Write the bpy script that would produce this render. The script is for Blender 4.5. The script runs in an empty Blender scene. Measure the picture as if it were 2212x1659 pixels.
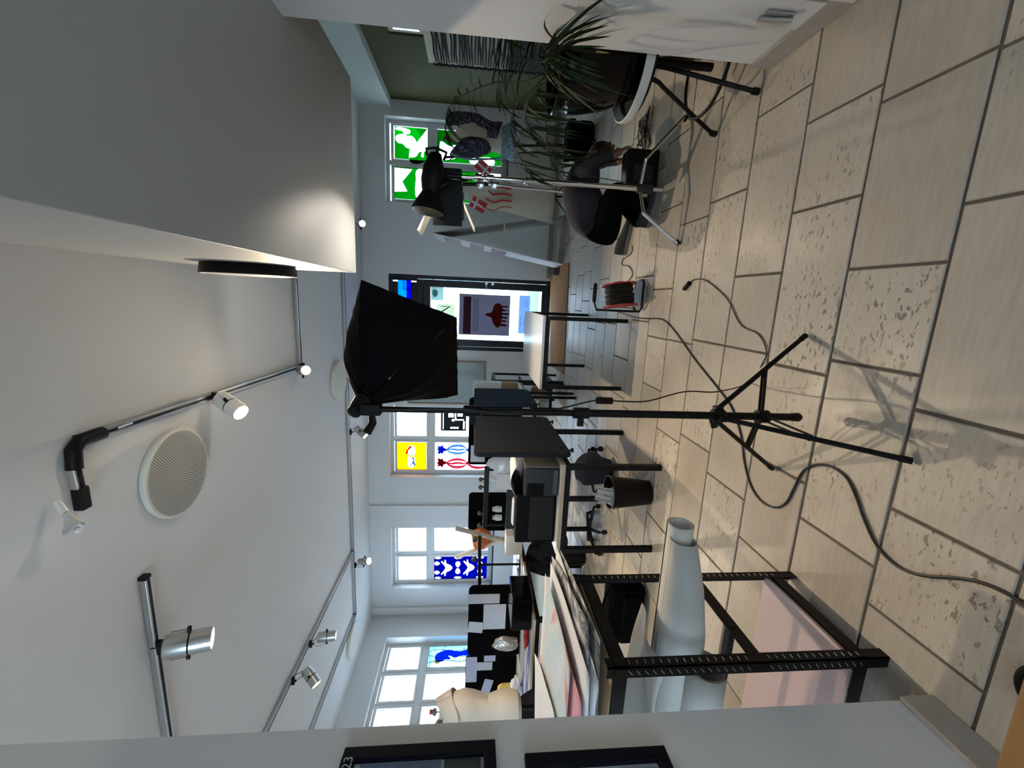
import bpy, bmesh, math, random
import numpy as np
from mathutils import Vector, Matrix
R = math.radians
sc = bpy.context.scene
# ------------------------------------------------------------------ camera (portrait photo stored lying on its side)
EYE = 1.39
YAW, PITCH, ROLL, FPX = -0.19951544, -0.09306348, 0.0253162, 902.467
cy_, sy_ = math.cos(YAW), math.sin(YAW); cp_, sp_ = math.cos(PITCH), math.sin(PITCH); cr_, sr_ = math.cos(ROLL), math.sin(ROLL)
FW = Vector((sy_*cp_, cy_*cp_, sp_)); r_ = Vector((cy_, -sy_, 0)); u_ = r_.cross(FW)
RT = r_*cr_ + u_*sr_; UP = u_*cr_ - r_*sr_
CAM = Vector((0, 0, EYE))
cd = bpy.data.cameras.new('camera'); cam = bpy.data.objects.new('camera', cd); sc.collection.objects.link(cam)
cd.sensor_fit = 'HORIZONTAL'; cd.sensor_width = 36; cd.lens = FPX/2212*36; cd.clip_start = .02; cd.clip_end = 300
m = Matrix.Identity(4)
for i, v in enumerate((-UP, RT, -FW)):
    for j in range(3): m[j][i] = v[j]
m.translation = CAM
cam.matrix_world = m
sc.camera = cam
# ------------------------------------------------------------------ world, exposure, colour
sc.view_settings.view_transform = 'Standard'; sc.view_settings.look = 'None'; sc.view_settings.gamma = 1
sc.view_settings.use_curve_mapping = False
sc.view_settings.exposure = 0.55
w = bpy.data.worlds.new('overcast'); sc.world = w; w.use_nodes = True
wn = w.node_tree.nodes; wn['Background'].inputs[0].default_value = (.66, .83, 1, 1); wn['Background'].inputs[1].default_value = 8.5
sc.cycles.use_denoising = True
sc.cycles.caustics_reflective = False; sc.cycles.caustics_refractive = False
sc.cycles.sample_clamp_indirect = 4; sc.cycles.max_bounces = 8; sc.cycles.transparent_max_bounces = 12
WARM = (1, .80, .55)
# ------------------------------------------------------------------ measuring helpers: where a sight line meets a real plane
def ray(x, y): return RT*(829.5-y) - UP*(x-1106) + FW*FPX
def gz(x, y, z=0.):
    d = ray(x, y); return CAM + d*((z-EYE)/d.z)
def gy(x, y, Y):
    d = ray(x, y); return CAM + d*(Y/d.y)
def gx(x, y, X):
    d = ray(x, y); return CAM + d*(X/d.x)
# ------------------------------------------------------------------ materials
MC = {}
def mat(name, col=(.8, .8, .8), rough=.6, metal=0., noise=.06, nscale=8., bump=0., bscale=60., spec=.5, coat=0., emis=None, estr=0.):
    if name in MC: return MC[name]
    m = bpy.data.materials.new(name); m.use_nodes = True; nt = m.node_tree; N = nt.nodes; L = nt.links
    b = N['Principled BSDF']
    b.inputs['Roughness'].default_value = rough; b.inputs['Metallic'].default_value = metal
    b.inputs['Specular IOR Level'].default_value = spec; b.inputs['Coat Weight'].default_value = coat
    if noise > 0:
        tc = N.new('ShaderNodeTexCoord'); n = N.new('ShaderNodeTexNoise'); n.inputs['Scale'].default_value = nscale; n.inputs['Detail'].default_value = 4
        L.new(tc.outputs['Object'], n.inputs['Vector'])
        mr = N.new('ShaderNodeMapRange'); mr.inputs[3].default_value = 1-noise; mr.inputs[4].default_value = 1+noise
        L.new(n.outputs['Fac'], mr.inputs[0])
        mx = N.new('ShaderNodeMix'); mx.data_type = 'RGBA'; mx.blend_type = 'MULTIPLY'; mx.inputs['Factor'].default_value = 1
        mx.inputs[6].default_value = (*col, 1); L.new(mr.outputs[0], mx.inputs[7]); L.new(mx.outputs[2], b.inputs['Base Color'])
        if bump > 0:
            n2 = N.new('ShaderNodeTexNoise'); n2.inputs['Scale'].default_value = bscale; n2.inputs['Detail'].default_value = 3
            L.new(tc.outputs['Object'], n2.inputs['Vector'])
            bp = N.new('ShaderNodeBump'); bp.inputs['Strength'].default_value = bump; bp.inputs['Distance'].default_value = .01
            L.new(n2.outputs['Fac'], bp.inputs['Height']); L.new(bp.outputs[0], b.inputs['Normal'])
    else: b.inputs['Base Color'].default_value = (*col, 1)
    if emis: b.inputs['Emission Color'].default_value = (*emis, 1); b.inputs['Emission Strength'].default_value = estr
    MC[name] = m; return m
def film(name, col, clear=.85):
    if name in MC: return MC[name]
    m = bpy.data.materials.new(name); m.use_nodes = True; nt = m.node_tree; N = nt.nodes; L = nt.links
    N.remove(N['Principled BSDF'])
    t = N.new('ShaderNodeBsdfTransparent'); t.inputs[0].default_value = (*col, 1)
    d = N.new('ShaderNodeBsdfTranslucent'); d.inputs[0].default_value = (*col, 1)
    x = N.new('ShaderNodeMixShader'); x.inputs[0].default_value = clear
    L.new(d.outputs[0], x.inputs[1]); L.new(t.outputs[0], x.inputs[2]); L.new(x.outputs[0], N['Material Output'].inputs[0])
    MC[name] = m; return m
def glass_mat():
    if 'glass' in MC: return MC['glass']
    m = bpy.data.materials.new('glass'); m.use_nodes = True; nt = m.node_tree; N = nt.nodes; L = nt.links
    N.remove(N['Principled BSDF'])
    t = N.new('ShaderNodeBsdfTransparent'); g = N.new('ShaderNodeBsdfGlossy'); g.inputs['Roughness'].default_value = .02
    t.inputs[0].default_value = (.96, .99, 1, 1)
    lw = N.new('ShaderNodeLayerWeight'); pw = N.new('ShaderNodeMath'); pw.operation = 'POWER'; pw.inputs[1].default_value = 5; L.new(lw.outputs['Facing'], pw.inputs[0])
    ma = N.new('ShaderNodeMath'); ma.operation = 'MULTIPLY_ADD'; ma.inputs[1].default_value = .9; ma.inputs[2].default_value = .035; L.new(pw.outputs[0], ma.inputs[0])
    x = N.new('ShaderNodeMixShader'); L.new(ma.outputs[0], x.inputs[0]); L.new(t.outputs[0], x.inputs[1]); L.new(g.outputs[0], x.inputs[2])
    L.new(x.outputs[0], N['Material Output'].inputs[0]); MC['glass'] = m; return m
def tile_mat():
    """cream travertine: per-tile tone, fine grain along the tile, pits in patches"""
    m = bpy.data.materials.new('travertine'); m.use_nodes = True; nt = m.node_tree; N = nt.nodes; L = nt.links; b = N['Principled BSDF']
    geo = N.new('ShaderNodeNewGeometry'); oi = N.new('ShaderNodeObjectInfo')
    add = N.new('ShaderNodeVectorMath'); add.operation = 'ADD'; sc_ = N.new('ShaderNodeVectorMath'); sc_.operation = 'SCALE'; sc_.inputs[0].default_value = (37, 61, 13)
    L.new(oi.outputs['Random'], sc_.inputs['Scale']); L.new(geo.outputs['Position'], add.inputs[0]); L.new(sc_.outputs[0], add.inputs[1])
    def noise(s, det=4, mp=None, w=1.):
        n = N.new('ShaderNodeTexNoise'); n.inputs['Scale'].default_value = s; n.inputs['Detail'].default_value = det
        mpn = N.new('ShaderNodeMapping'); mpn.inputs['Scale'].default_value = mp or (1, 1, 1); L.new(add.outputs[0], mpn.inputs[0]); L.new(mpn.outputs[0], n.inputs['Vector']); return n
    def rng(src, a, b_, c, d):
        r = N.new('ShaderNodeMapRange'); r.inputs[1].default_value = a; r.inputs[2].default_value = b_; r.inputs[3].default_value = c; r.inputs[4].default_value = d
        L.new(src, r.inputs[0]); return r.outputs[0]
    def mix(f, a, b_, mode='MIX'):
        x = N.new('ShaderNodeMix'); x.data_type = 'RGBA'; x.blend_type = mode
        for s, v in ((0, f), (6, a), (7, b_)):
            if isinstance(v, (int, float)): x.inputs[s].default_value = v
            elif isinstance(v, tuple): x.inputs[s].default_value = (*v, 1)
            else: L.new(v, x.inputs[s])
        return x.outputs[2]
    base = mix(rng(noise(2.2).outputs[0], .35, .65, 0, 1), (.46, .405, .335), (.37, .32, .26))
    base = mix(rng(oi.outputs['Random'], 0, 1, 0, 1), base, mix(.5, base, (.57, .52, .44)))
    grain = rng(noise(9, 3, (1.2, 9, 1)).outputs[0], .3, .7, .92, 1.07)
    base = mix(1., base, grain, 'MULTIPLY')
    pit = noise(42, 2, (.75, 1.5, 1)); patch = noise(2.6, 2)
    pt = N.new('ShaderNodeMath'); pt.operation = 'MULTIPLY'
    L.new(rng(pit.outputs[0], .60, .66, 0, 1), pt.inputs[0])
    rr = N.new('ShaderNodeMath'); rr.operation = 'MULTIPLY'; L.new(rng(oi.outputs['Random'], .25, .8, .05, 1), rr.inputs[0]); L.new(rng(patch.outputs[0], .38, .6, .1, 1), rr.inputs[1])
    L.new(rr.outputs[0], pt.inputs[1])
    col = mix(pt.outputs[0], base, (.17, .13, .095)); L.new(col, b.inputs['Base Color'])
    b.inputs['Specular IOR Level'].default_value = .45
    L.new(rng(noise(5).outputs[0], .3, .7, .34, .5), b.inputs['Roughness'])
    bp = N.new('ShaderNodeBump'); bp.inputs['Strength'].default_value = .5; bp.inputs['Distance'].default_value = .004; bp.invert = True
    L.new(pt.outputs[0], bp.inputs['Height']); L.new(bp.outputs[0], b.inputs['Normal'])
    return m
def paper_mat(name, col=(.62, .63, .68), ink=(.25, .25, .3), scale=26, axis='Z', amt=.55):
    """printed lines: flat print on a sheet"""
    if name in MC: return MC[name]
    m = bpy.data.materials.new(name); m.use_nodes = True; nt = m.node_tree; N = nt.nodes; L = nt.links; b = N['Principled BSDF']; b.inputs['Roughness'].default_value = .8
    tc = N.new('ShaderNodeTexCoord'); wv = N.new('ShaderNodeTexWave'); wv.bands_direction = axis; wv.inputs['Scale'].default_value = scale/6.283*1.0; wv.inputs['Distortion'].default_value = 0
    L.new(tc.outputs['Generated'], wv.inputs['Vector'])
    n = N.new('ShaderNodeTexNoise'); n.inputs['Scale'].default_value = 14; L.new(tc.outputs['Generated'], n.inputs['Vector'])
    a = N.new('ShaderNodeMath'); a.operation = 'GREATER_THAN'; a.inputs[1].default_value = .72; L.new(wv.outputs['Fac'], a.inputs[0])
    c = N.new('ShaderNodeMath'); c.operation = 'GREATER_THAN'; c.inputs[1].default_value = .46; L.new(n.outputs['Fac'], c.inputs[0])
    p = N.new('ShaderNodeMath'); p.operation = 'MULTIPLY'; L.new(a.outputs[0], p.inputs[0]); L.new(c.outputs[0], p.inputs[1])
    q = N.new('ShaderNodeMath'); q.operation = 'MULTIPLY'; q.inputs[1].default_value = amt; L.new(p.outputs[0], q.inputs[0])
    x = N.new('ShaderNodeMix'); x.data_type = 'RGBA'; x.inputs[6].default_value = (*col, 1); x.inputs[7].default_value = (*ink, 1)
    L.new(q.outputs[0], x.inputs[0]); L.new(x.outputs[2], b.inputs['Base Color']); MC[name] = m; return m
def art_mat(name, cols, scale=3., seed=0.):
    if name in MC: return MC[name]
    m = bpy.data.materials.new(name); m.use_nodes = True; nt = m.node_tree; N = nt.nodes; L = nt.links; b = N['Principled BSDF']; b.inputs['Roughness'].default_value = .7
    tc = N.new('ShaderNodeTexCoord'); mp = N.new('ShaderNodeMapping'); mp.inputs['Location'].default_value = (seed, seed*.7, seed*1.3)
    n = N.new('ShaderNodeTexNoise'); n.inputs['Scale'].default_value = scale; n.inputs['Detail'].default_value = 5; n.inputs['Distortion'].default_value = 1.2
    L.new(tc.outputs['Generated'], mp.inputs[0]); L.new(mp.outputs[0], n.inputs['Vector'])
    cr = N.new('ShaderNodeValToRGB'); e = cr.color_ramp.elements
    e[0].position = .3; e[0].color = (*cols[0], 1); e[1].position = .7; e[1].color = (*cols[-1], 1)
    for i, c in enumerate(cols[1:-1]):
        k = e.new(.3+.4*(i+1)/(len(cols)-1)); k.color = (*c, 1)
    L.new(n.outputs['Fac'], cr.inputs[0]); L.new(cr.outputs[0], b.inputs['Base Color']); MC[name] = m; return m
WALL = mat('white wall paint', (.64, .645, .65), .75, noise=.02, nscale=2, bump=.08, bscale=180)
CEIL = mat('ceiling paint', (.66, .655, .65), .8, noise=.02, nscale=1.5, bump=.06, bscale=150)
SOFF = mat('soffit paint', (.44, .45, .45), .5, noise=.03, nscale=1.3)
OLIVE = mat('olive wall paint', (.085, .078, .036), .75, spec=.2, noise=.04, nscale=3)
TRIMW = mat('white trim paint', (.66, .66, .65), .5, noise=.02)
STONE = mat('stone skirting', (.36, .33, .29), .6, noise=.15, nscale=20)
GROUT = mat('dark grout', (.115, .098, .082), .9, noise=.15, nscale=30)
BLK = mat('black powder coat', (.0035, .0035, .0042), .5, spec=.2, noise=.1)
BLKP = mat('black plastic', (.0038, .0038, .0046), .45, spec=.2, noise=.1)
BLKF = mat('black fabric', (.0028, .0028, .0034), .9, spec=.05, noise=.2, nscale=30, bump=.2, bscale=300)
BLKG = mat('black gloss ceramic', (.002, .002, .003), .12, noise=0, spec=.2)
DARKM = mat('dark window frame', (.007, .009, .013), .4, spec=.3, noise=.08)
GREYP = mat('grey plastic', (.022, .023, .025), .5, spec=.25, noise=.05)
GREYF = mat('grey felt', (.02, .022, .026), .95, spec=.08, noise=.12, nscale=60, bump=.2, bscale=400)
BLUEF = mat('blue-grey felt', (.02, .028, .042), .95, spec=.08, noise=.12, nscale=60, bump=.2, bscale=400)
ALU = mat('brushed aluminium', (.56, .57, .57), .32, 1, noise=.06, nscale=20)
CHR = mat('chrome', (.75, .76, .78), .12, 1, noise=0)
WHP = mat('white plastic', (.68, .67, .64), .5, noise=.03)
CRM = mat('cream enamel', (.66, .63, .55), .5, noise=.03)
WOOD = mat('pale birch edge', (.50, .40, .27), .5, noise=.15, nscale=25)
WTOP = mat('white laminate', (.72, .71, .68), .25, noise=.02)
BRW = mat('brown coir', (.30, .155, .065), .95, spec=.1, noise=.2, nscale=60, bump=.4, bscale=300)
RED = mat('red plastic', (.42, .018, .02), .35, noise=.06)
LEAF = mat('palm leaf', (.009, .024, .007), .6, spec=.2, noise=.35, nscale=9)
STEM = mat('palm stem', (.035, .04, .016), .6, noise=.2)
SKIN = mat('skin', (.20, .09, .055), .55, noise=.06)
LINEN = mat('cream linen', (.62, .55, .46), .85, noise=.05, nscale=20, bump=.15, bscale=200)
CREAMF = mat('cream muslin', (.50, .46, .37), .9, noise=.06, nscale=10, bump=.15, bscale=150)
PAPER = mat('white paper', (.70, .71, .74), .7, noise=.03)
CABLE = mat('black rubber cable', (.005, .005, .006), .5, noise=0)
BROWN = mat('brown leather', (.03, .014, .010), .5, noise=.15)
CARD = mat('brown cardboard', (.30, .20, .12), .85, noise=.12, nscale=20)
LAMPG = mat('lit lamp', (1, .9, .7), .3, noise=0, emis=(1, .83, .55), estr=30.)
GLASS = glass_mat()
# ------------------------------------------------------------------ mesh builder
WL = {}
class MB:
    def __init__(s): s.v = []; s.f = []; s.m = []
    def add(s, vs, fs, mi=0):
        o = len(s.v); s.v += [Vector(v) for v in vs]; s.f += [tuple(i+o for i in f) for f in fs]; s.m += [mi]*len(fs); return s
    def box(s, a, b, mi=0, M=None):
        (x0, y0, z0), (x1, y1, z1) = a, b
        x0, x1 = sorted((x0, x1)); y0, y1 = sorted((y0, y1)); z0, z1 = sorted((z0, z1))
        vs = [Vector(p) for p in ((x0,y0,z0),(x1,y0,z0),(x1,y1,z0),(x0,y1,z0),(x0,y0,z1),(x1,y0,z1),(x1,y1,z1),(x0,y1,z1))]
        if M: vs = [M @ v for v in vs]
        return s.add(vs, [(0,3,2,1),(4,5,6,7),(0,1,5,4),(1,2,6,5),(2,3,7,6),(3,0,4,7)], mi)
    def beam(s, p, q, w, h, mi=0, up=(0, 0, 1)):
        p, q = Vector(p), Vector(q); d = (q-p); L = d.length; d.normalize(); up = Vector(up)
        if abs(d.dot(up)) > .98: up = Vector((0, 1, 0))
        x = d.cross(up).normalized(); y = x.cross(d)
        vs = [c + x*(a*w/2) + y*(b*h/2) for c in (p, q) for a, b in ((-1,-1),(1,-1),(1,1),(-1,1))]
        return s.add(vs, [(0,1,2,3),(7,6,5,4),(0,4,5,1),(1,5,6,2),(2,6,7,3),(3,7,4,0)], mi)
    def tube(s, pts, r, n=8, mi=0, cap=True, flat=1.):
        pts = [Vector(p) for p in pts]; k = len(pts); rs = r if hasattr(r, '__len__') else [r]*k
        ref = None; rings = []
        for i, p in enumerate(pts):
            d = (pts[min(i+1, k-1)]-pts[max(i-1, 0)]).normalized()
            if ref is None: ref = Vector((0, 0, 1)) if abs(d.z) < .9 else Vector((1, 0, 0))
            x = d.cross(ref)
            if x.length < 1e-4: x = d.orthogonal()
            x.normalize(); y = x.cross(d).normalized(); ref = y
            rings.append([p + x*(math.cos(t)*rs[i]) + y*(math.sin(t)*rs[i]*flat) for t in [2*math.pi*j/n for j in range(n)]])
        vs = [v for g in rings for v in g]; fs = []
        for i in range(k-1):
            for j in range(n): a = i*n+j; b = i*n+(j+1) % n; fs.append((a, b, b+n, a+n))
        if cap: fs.append(tuple(range(n))[::-1]); fs.append(tuple((k-1)*n+j for j in range(n)))
        return s.add(vs, fs, mi)
    def cyl(s, p, q, r, n=16, mi=0): return s.tube([p, q], r, n, mi)
    def lathe(s, prof, c=(0, 0, 0), axis=(0, 0, 1), n=24, mi=0, sx=1., sy=1., cap=True):
        c = Vector(c); a = Vector(axis).normalized(); x = a.orthogonal().normalized() if abs(a.z) < .99 else Vector((1, 0, 0)); y = a.cross(x)
        vs = [c + a*h + x*(math.cos(t)*r*sx) + y*(math.sin(t)*r*sy) for r, h in prof for t in [2*math.pi*j/n for j in range(n)]]
        fs = []; k = len(prof)
        for i in range(k-1):
            for j in range(n): p = i*n+j; q = i*n+(j+1) % n; fs.append((p, q, q+n, p+n))
        if cap: fs.append(tuple(range(n))[::-1]); fs.append(tuple((k-1)*n+j for j in range(n)))
        return s.add(vs, fs, mi)
    def loft(s, secs, n=20, mi=0, cap=True):
        """secs: (centre, rx, ry[, rot]) horizontal ellipses"""
        vs = []
        for q in secs:
            c, rx, ry = q[:3]; ro = q[3] if len(q) > 3 else 0; c = Vector(c)
            for j in range(n):
                t = 2*math.pi*j/n; a, b = math.cos(t)*rx, math.sin(t)*ry
                vs.append(c + Vector((a*math.cos(ro)-b*math.sin(ro), a*math.sin(ro)+b*math.cos(ro), 0)))
        fs = []; k = len(secs)
        for i in range(k-1):
            for j in range(n): p = i*n+j; q = i*n+(j+1) % n; fs.append((p, q, q+n, p+n))
        if cap: fs.append(tuple(range(n))[::-1]); fs.append(tuple((k-1)*n+j for j in range(n)))
        return s.add(vs, fs, mi)
    def slab(s, poly, off, mi=0):
        """3-D polygon extruded by vector off"""
        poly = [Vector(p) for p in poly]; off = Vector(off); n = len(poly)
        return s.add(poly + [p+off for p in poly], [tuple(range(n))[::-1], tuple(range(n, 2*n))] + [(i, (i+1) % n, n+(i+1) % n, n+i) for i in range(n)], mi)
    def grid(s, f, nu, nv, mi=0):
        vs = [f(i/nu, j/nv) for j in range(nv+1) for i in range(nu+1)]
        return s.add(vs, [(j*(nu+1)+i, j*(nu+1)+i+1, (j+1)*(nu+1)+i+1, (j+1)*(nu+1)+i) for j in range(nv) for i in range(nu)], mi)
    def ball(s, c, r, n=12, mi=0, sc3=(1, 1, 1)):
        c = Vector(c); k = n//2+1; vs = []
        for i in range(k+1):
            ph = math.pi*(i/k)
            for j in range(n):
                t = 2*math.pi*j/n; vs.append(c + Vector((math.sin(ph)*math.cos(t)*r*sc3[0], math.sin(ph)*math.sin(t)*r*sc3[1], math.cos(ph)*r*sc3[2])))
        fs = [(i*n+j, (i+1)*n+j, (i+1)*n+(j+1) % n, i*n+(j+1) % n) for i in range(k) for j in range(n)]
        return s.add(vs, fs, mi)
    def build(s, name, mats, parent=None, smooth=False, bev=0., solid=0., sub=0, label=None, auto=35):
        off = WL.get(parent.name, Vector((0, 0, 0))) if parent else Vector((0, 0, 0))
        me = bpy.data.meshes.new(name); me.from_pydata([v-off for v in s.v], [], s.f)
        for q in (mats if isinstance(mats, (list, tuple)) else [mats]): me.materials.append(q)
        if any(s.m): me.polygons.foreach_set('material_index', s.m)
        bm = bmesh.new(); bm.from_mesh(me); bmesh.ops.remove_doubles(bm, verts=bm.verts, dist=1e-5); bmesh.ops.recalc_face_normals(bm, faces=bm.faces)
        if smooth:
            for f in bm.faces: f.smooth = True
            for e in bm.edges:
                if len(e.link_faces) == 2 and e.calc_face_angle(0) > R(auto): e.smooth = False
        bm.to_mesh(me); bm.free(); me.update()
        o = bpy.data.objects.new(name, me); sc.collection.objects.link(o)
        if parent: o.parent = parent; WL[o.name] = off
        if solid: md = o.modifiers.new('t', 'SOLIDIFY'); md.thickness = solid
        if sub: md = o.modifiers.new('s', 'SUBSURF'); md.levels = md.render_levels = sub
        if bev: md = o.modifiers.new('b', 'BEVEL'); md.width = bev; md.segments = 2; md.limit_method = 'ANGLE'
        if label: o['label'] = label
        return o
def tag(o, label, cat, group=None, kind=None):
    o['label'] = label; o['category'] = cat
    if group: o['group'] = group
    if kind: o['kind'] = kind
    return o
def thing(name, label, cat, loc=(0, 0, 0), group=None):
    o = bpy.data.objects.new(name, None); sc.collection.objects.link(o); o.location = loc; o.empty_display_size = .05
    WL[o.name] = Vector(loc); return tag(o, label, cat, group)
def solo(mb, name, mats, label, cat, group=None, **k): return tag(mb.build(name, mats, **k), label, cat, group)
def struct(mb, name, mats, **k):
    o = mb.build(name, mats, **k); o['kind'] = 'structure'; return o
def spline(pts, n=8):
    P = [Vector(p) for p in pts]; P = [P[0]*2-P[1]] + P + [P[-1]*2-P[-2]]; out = []
    for i in range(1, len(P)-2):
        for k in range(n):
            t = k/n; a, b, c, d = P[i-1:i+3]
            out.append(.5*((2*b)+(c-a)*t+(2*a-5*b+4*c-d)*t*t+(3*b-a-3*c+d)*t**3))
    out.append(P[-2]); return out
def light(name, kind, loc, energy, col=WARM, aim=None, size=.05, angle=60, blend=.6):
    l = bpy.data.lights.new(name, kind); l.energy = energy; l.color = col
    if kind == 'SPOT': l.spot_size = R(angle); l.spot_blend = blend; l.shadow_soft_size = size
    elif kind == 'AREA': l.size = size
    else: l.shadow_soft_size = size
    o = bpy.data.objects.new(name, l); sc.collection.objects.link(o); o.location = loc
    if aim is not None: o.rotation_euler = Vector(aim).to_track_quat('-Z', 'Y').to_euler()
    return o
random.seed(7)
# ================================================================== THE ROOM
D, CH = 7.89, 3.385           # far wall, ceiling height
XL, XR, YB = -6.66, 3.18, -2.6
WT = .34                      # outer wall thickness
ZB = .90                      # window sill height
def wall_with_holes(mb, u0, u1, holes, put):
    """holes: (ua, ub, za, zb) sorted by ua; put(ua, ub, za, zb) adds a solid piece"""
    u = u0
    for a, b, za, zb in sorted(holes):
        if a > u: put(u, a, 0, CH)
        if za > 0: put(a, b, 0, za)
        put(a, b, zb, CH); u = b
    put(u, u1, 0, CH)
FARH = [(-6.03, -4.64, ZB, 2.97), (-3.53, -2.06, ZB, 2.97), (-.97, .37, 0, 2.95), (1.575, 2.93, ZB, 2.98)]
mb = MB(); wall_with_holes(mb, XL-WT, XR+.2, FARH, lambda a, b, c, d: mb.box((a, D, c), (b, D+WT, d))); struct(mb, 'wall_far', WALL)
LH = [(5.36, 7.28, ZB, 2.97)]
mb = MB(); wall_with_holes(mb, YB, D, LH, lambda a, b, c, d: mb.box((XL-WT, a, c), (XL, b, d))); struct(mb, 'wall_left', WALL)
RH = [(5.45, 6.09, 2.09, 2.55)]
mb = MB(); wall_with_holes(mb, YB, D, RH, lambda a, b, c, d: mb.box((XR, a, c), (XR+.2, b, d))); struct(mb, 'wall_right', OLIVE)
BH = [(-5.2, -2.2, .9, 2.7), (-.55, .55, .6, 2.5)]
mb = MB(); wall_with_holes(mb, XL-WT, XR+.2, BH, lambda a, b, c, d: mb.box((a, YB-.3, c), (b, YB, d))); struct(mb, 'wall_back', WALL)
struct(MB().box((XL-WT, YB-.3, CH), (XR+.2, D+WT, CH+.2)), 'ceiling', CEIL)
# near partitions that make the opening the photo is taken through
struct(MB().box((-1.30, YB, 0), (-1.117, .925, CH)), 'wall_near_left', WALL)
struct(MB().box((1.160, YB, 0), (1.34, 2.17, 2.25)), 'wall_near_right', WALL)
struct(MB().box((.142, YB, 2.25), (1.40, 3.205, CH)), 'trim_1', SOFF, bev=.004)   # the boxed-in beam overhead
struct(MB().box((XR-.10, 2.2, 2.90), (XR, D, CH)), 'trim_2', mat('green-spill white paint', (.60, .65, .62), .7, noise=.02))  # green light spilling from the film window is tinted into this white
struct(MB().box((XR-.13, 2.2, 2.865), (XR, D, 2.90)), 'trim_3', WALL)
struct(MB().box((-6.56, D-.06, 0), (-6.45, D, CH)).box((-4.2, D-.035, 0), (-4.13, D, CH)), 'trim_4', WALL)   # boxed pipes in the corner and mid wall
struct(MB().box((-1.117, YB, 0), (-1.10, .925, .105)), 'baseboard_left', STONE, bev=.003)
struct(MB().box((1.143, YB, 0), (1.160, 2.17, .10)), 'baseboard_right', STONE, bev=.003)
struct(MB().box((.42, D-.02, 0), (XR, D, .09)).box((-4.13, D-.02, 0), (-1.02, D, .09)).box((-6.45, D-.02, 0), (-4.2, D, .09)), 'baseboard_far', mat('grey skirting', (.30, .27, .22), .6))
# door frame set into the near right partition (we stand beside it)
struct(MB().box((1.146, 1.72, 0), (1.160, 1.885, 2.25)), 'trim_5', WALL, bev=.002)
hg = struct(MB().box((1.140, YB, .01), (1.160, 1.70, 2.22)), 'door_2', WALL, bev=.002)
h0 = gx(1645, 41, 1.13); h1 = gx(1710, 44, 1.13)
MB().cyl(h0, h1, .009, 12).build('hinge', ALU, hg, smooth=True)
MB().box((1.138, h0.y-.035, h1.z), (1.142, h0.y+.035, h0.z)).build('hinge_leaf', ALU, hg, bev=.001)
# ------------------------------------------------------------------ floor: travertine planks laid in courses
fl = struct(MB().box((XL-.3, YB-.3, -.08), (XR+.2, D+WT, -.006)), 'floor', GROUT)
TM = tile_mat()
rows = [.125, .475, .822, 1.168, 1.511, 1.858, 2.213, 2.566, 2.925, 3.273, 3.655, 4.035, 4.391]
while rows[-1] < D: rows.append(rows[-1] + .357)
known = {0: [.9, .35, -.3, -.9], 1: [.6, -.05, -.7], 2: [1.27, .72, .327, -.285, -.624], 3: [.728, .166, -.177, -.85], 4: [.43, -.24, -.70, -1.15], 5: [.95, .174, -.2, -.95], 6: [.62, -.20, -.83], 7: [1.2, .55, -.231, -.9], 8: [.7, .128, -.236, -.62]}
rt = random.Random(5); loose = MB(); ntile = 0
for i in range(len(rows)-1):
    y0, y1 = rows[i], min(rows[i+1], D)
    if y1-y0 < .03: continue
    ks = sorted(known.get(i, [rt.uniform(-.3, .3)]))
    js = list(ks)
    while js[0] > XL+.2: js.insert(0, js[0]-rt.choice([.36, .47, .58, .69, .8]))
    while js[-1] < XR-.2: js.append(js[-1]+rt.choice([.36, .47, .58, .69, .8]))
    for a, b in zip(js[:-1], js[1:]):
        a2, b2 = max(a, XL), min(b, XR)
        if b2-a2 < .05: continue
        g = .0045 + rt.random()*.0015; dz = rt.uniform(-.0012, 0)
        x0, x1, q0, q1 = a2+g, b2-g, y0+g, y1-g; c = .003
        vs = [(x0, q0, -.006), (x1, q0, -.006), (x1, q1, -.006), (x0, q1, -.006), (x0, q0, dz-c), (x1, q0, dz-c), (x1, q1, dz-c), (x0, q1, dz-c),
              (x0+c, q0+c, dz), (x1-c, q0+c, dz), (x1-c, q1-c, dz), (x0+c, q1-c, dz)]
        fs = [(0, 1, 5, 4), (1, 2, 6, 5), (2, 3, 7, 6), (3, 0, 4, 7), (4, 5, 9, 8), (5, 6, 10, 9), (6, 7, 11, 10), (7, 4, 8, 11), (8, 9, 10, 11)]
        xm = (a2+b2)/2; seen = (y1 > .8) and (y0 < 7.2) and xm > -(.55+.86*y0) - .6 and xm < .62+.62*y1
        if xm > 1.45 and y1 < 2.1: seen = False
        if xm < -1.3 and y1 < 1.0: seen = False
        if seen and ntile < 285: ntile += 1; MB().add(vs, fs).build('tile', TM, fl)
        else: loose.add(vs, fs)
# the courses behind the camera
y = rows[0]
while y > YB:
    x = XL
    while x < XR: x1 = min(x+.6, XR); loose.box((x+.004, y-.353, -.006), (x1-.004, y-.004, 0)); x = x1
    y -= .357
lo = loose.build('tiling', TM, fl); lo['kind'] = 'stuff'
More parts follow.
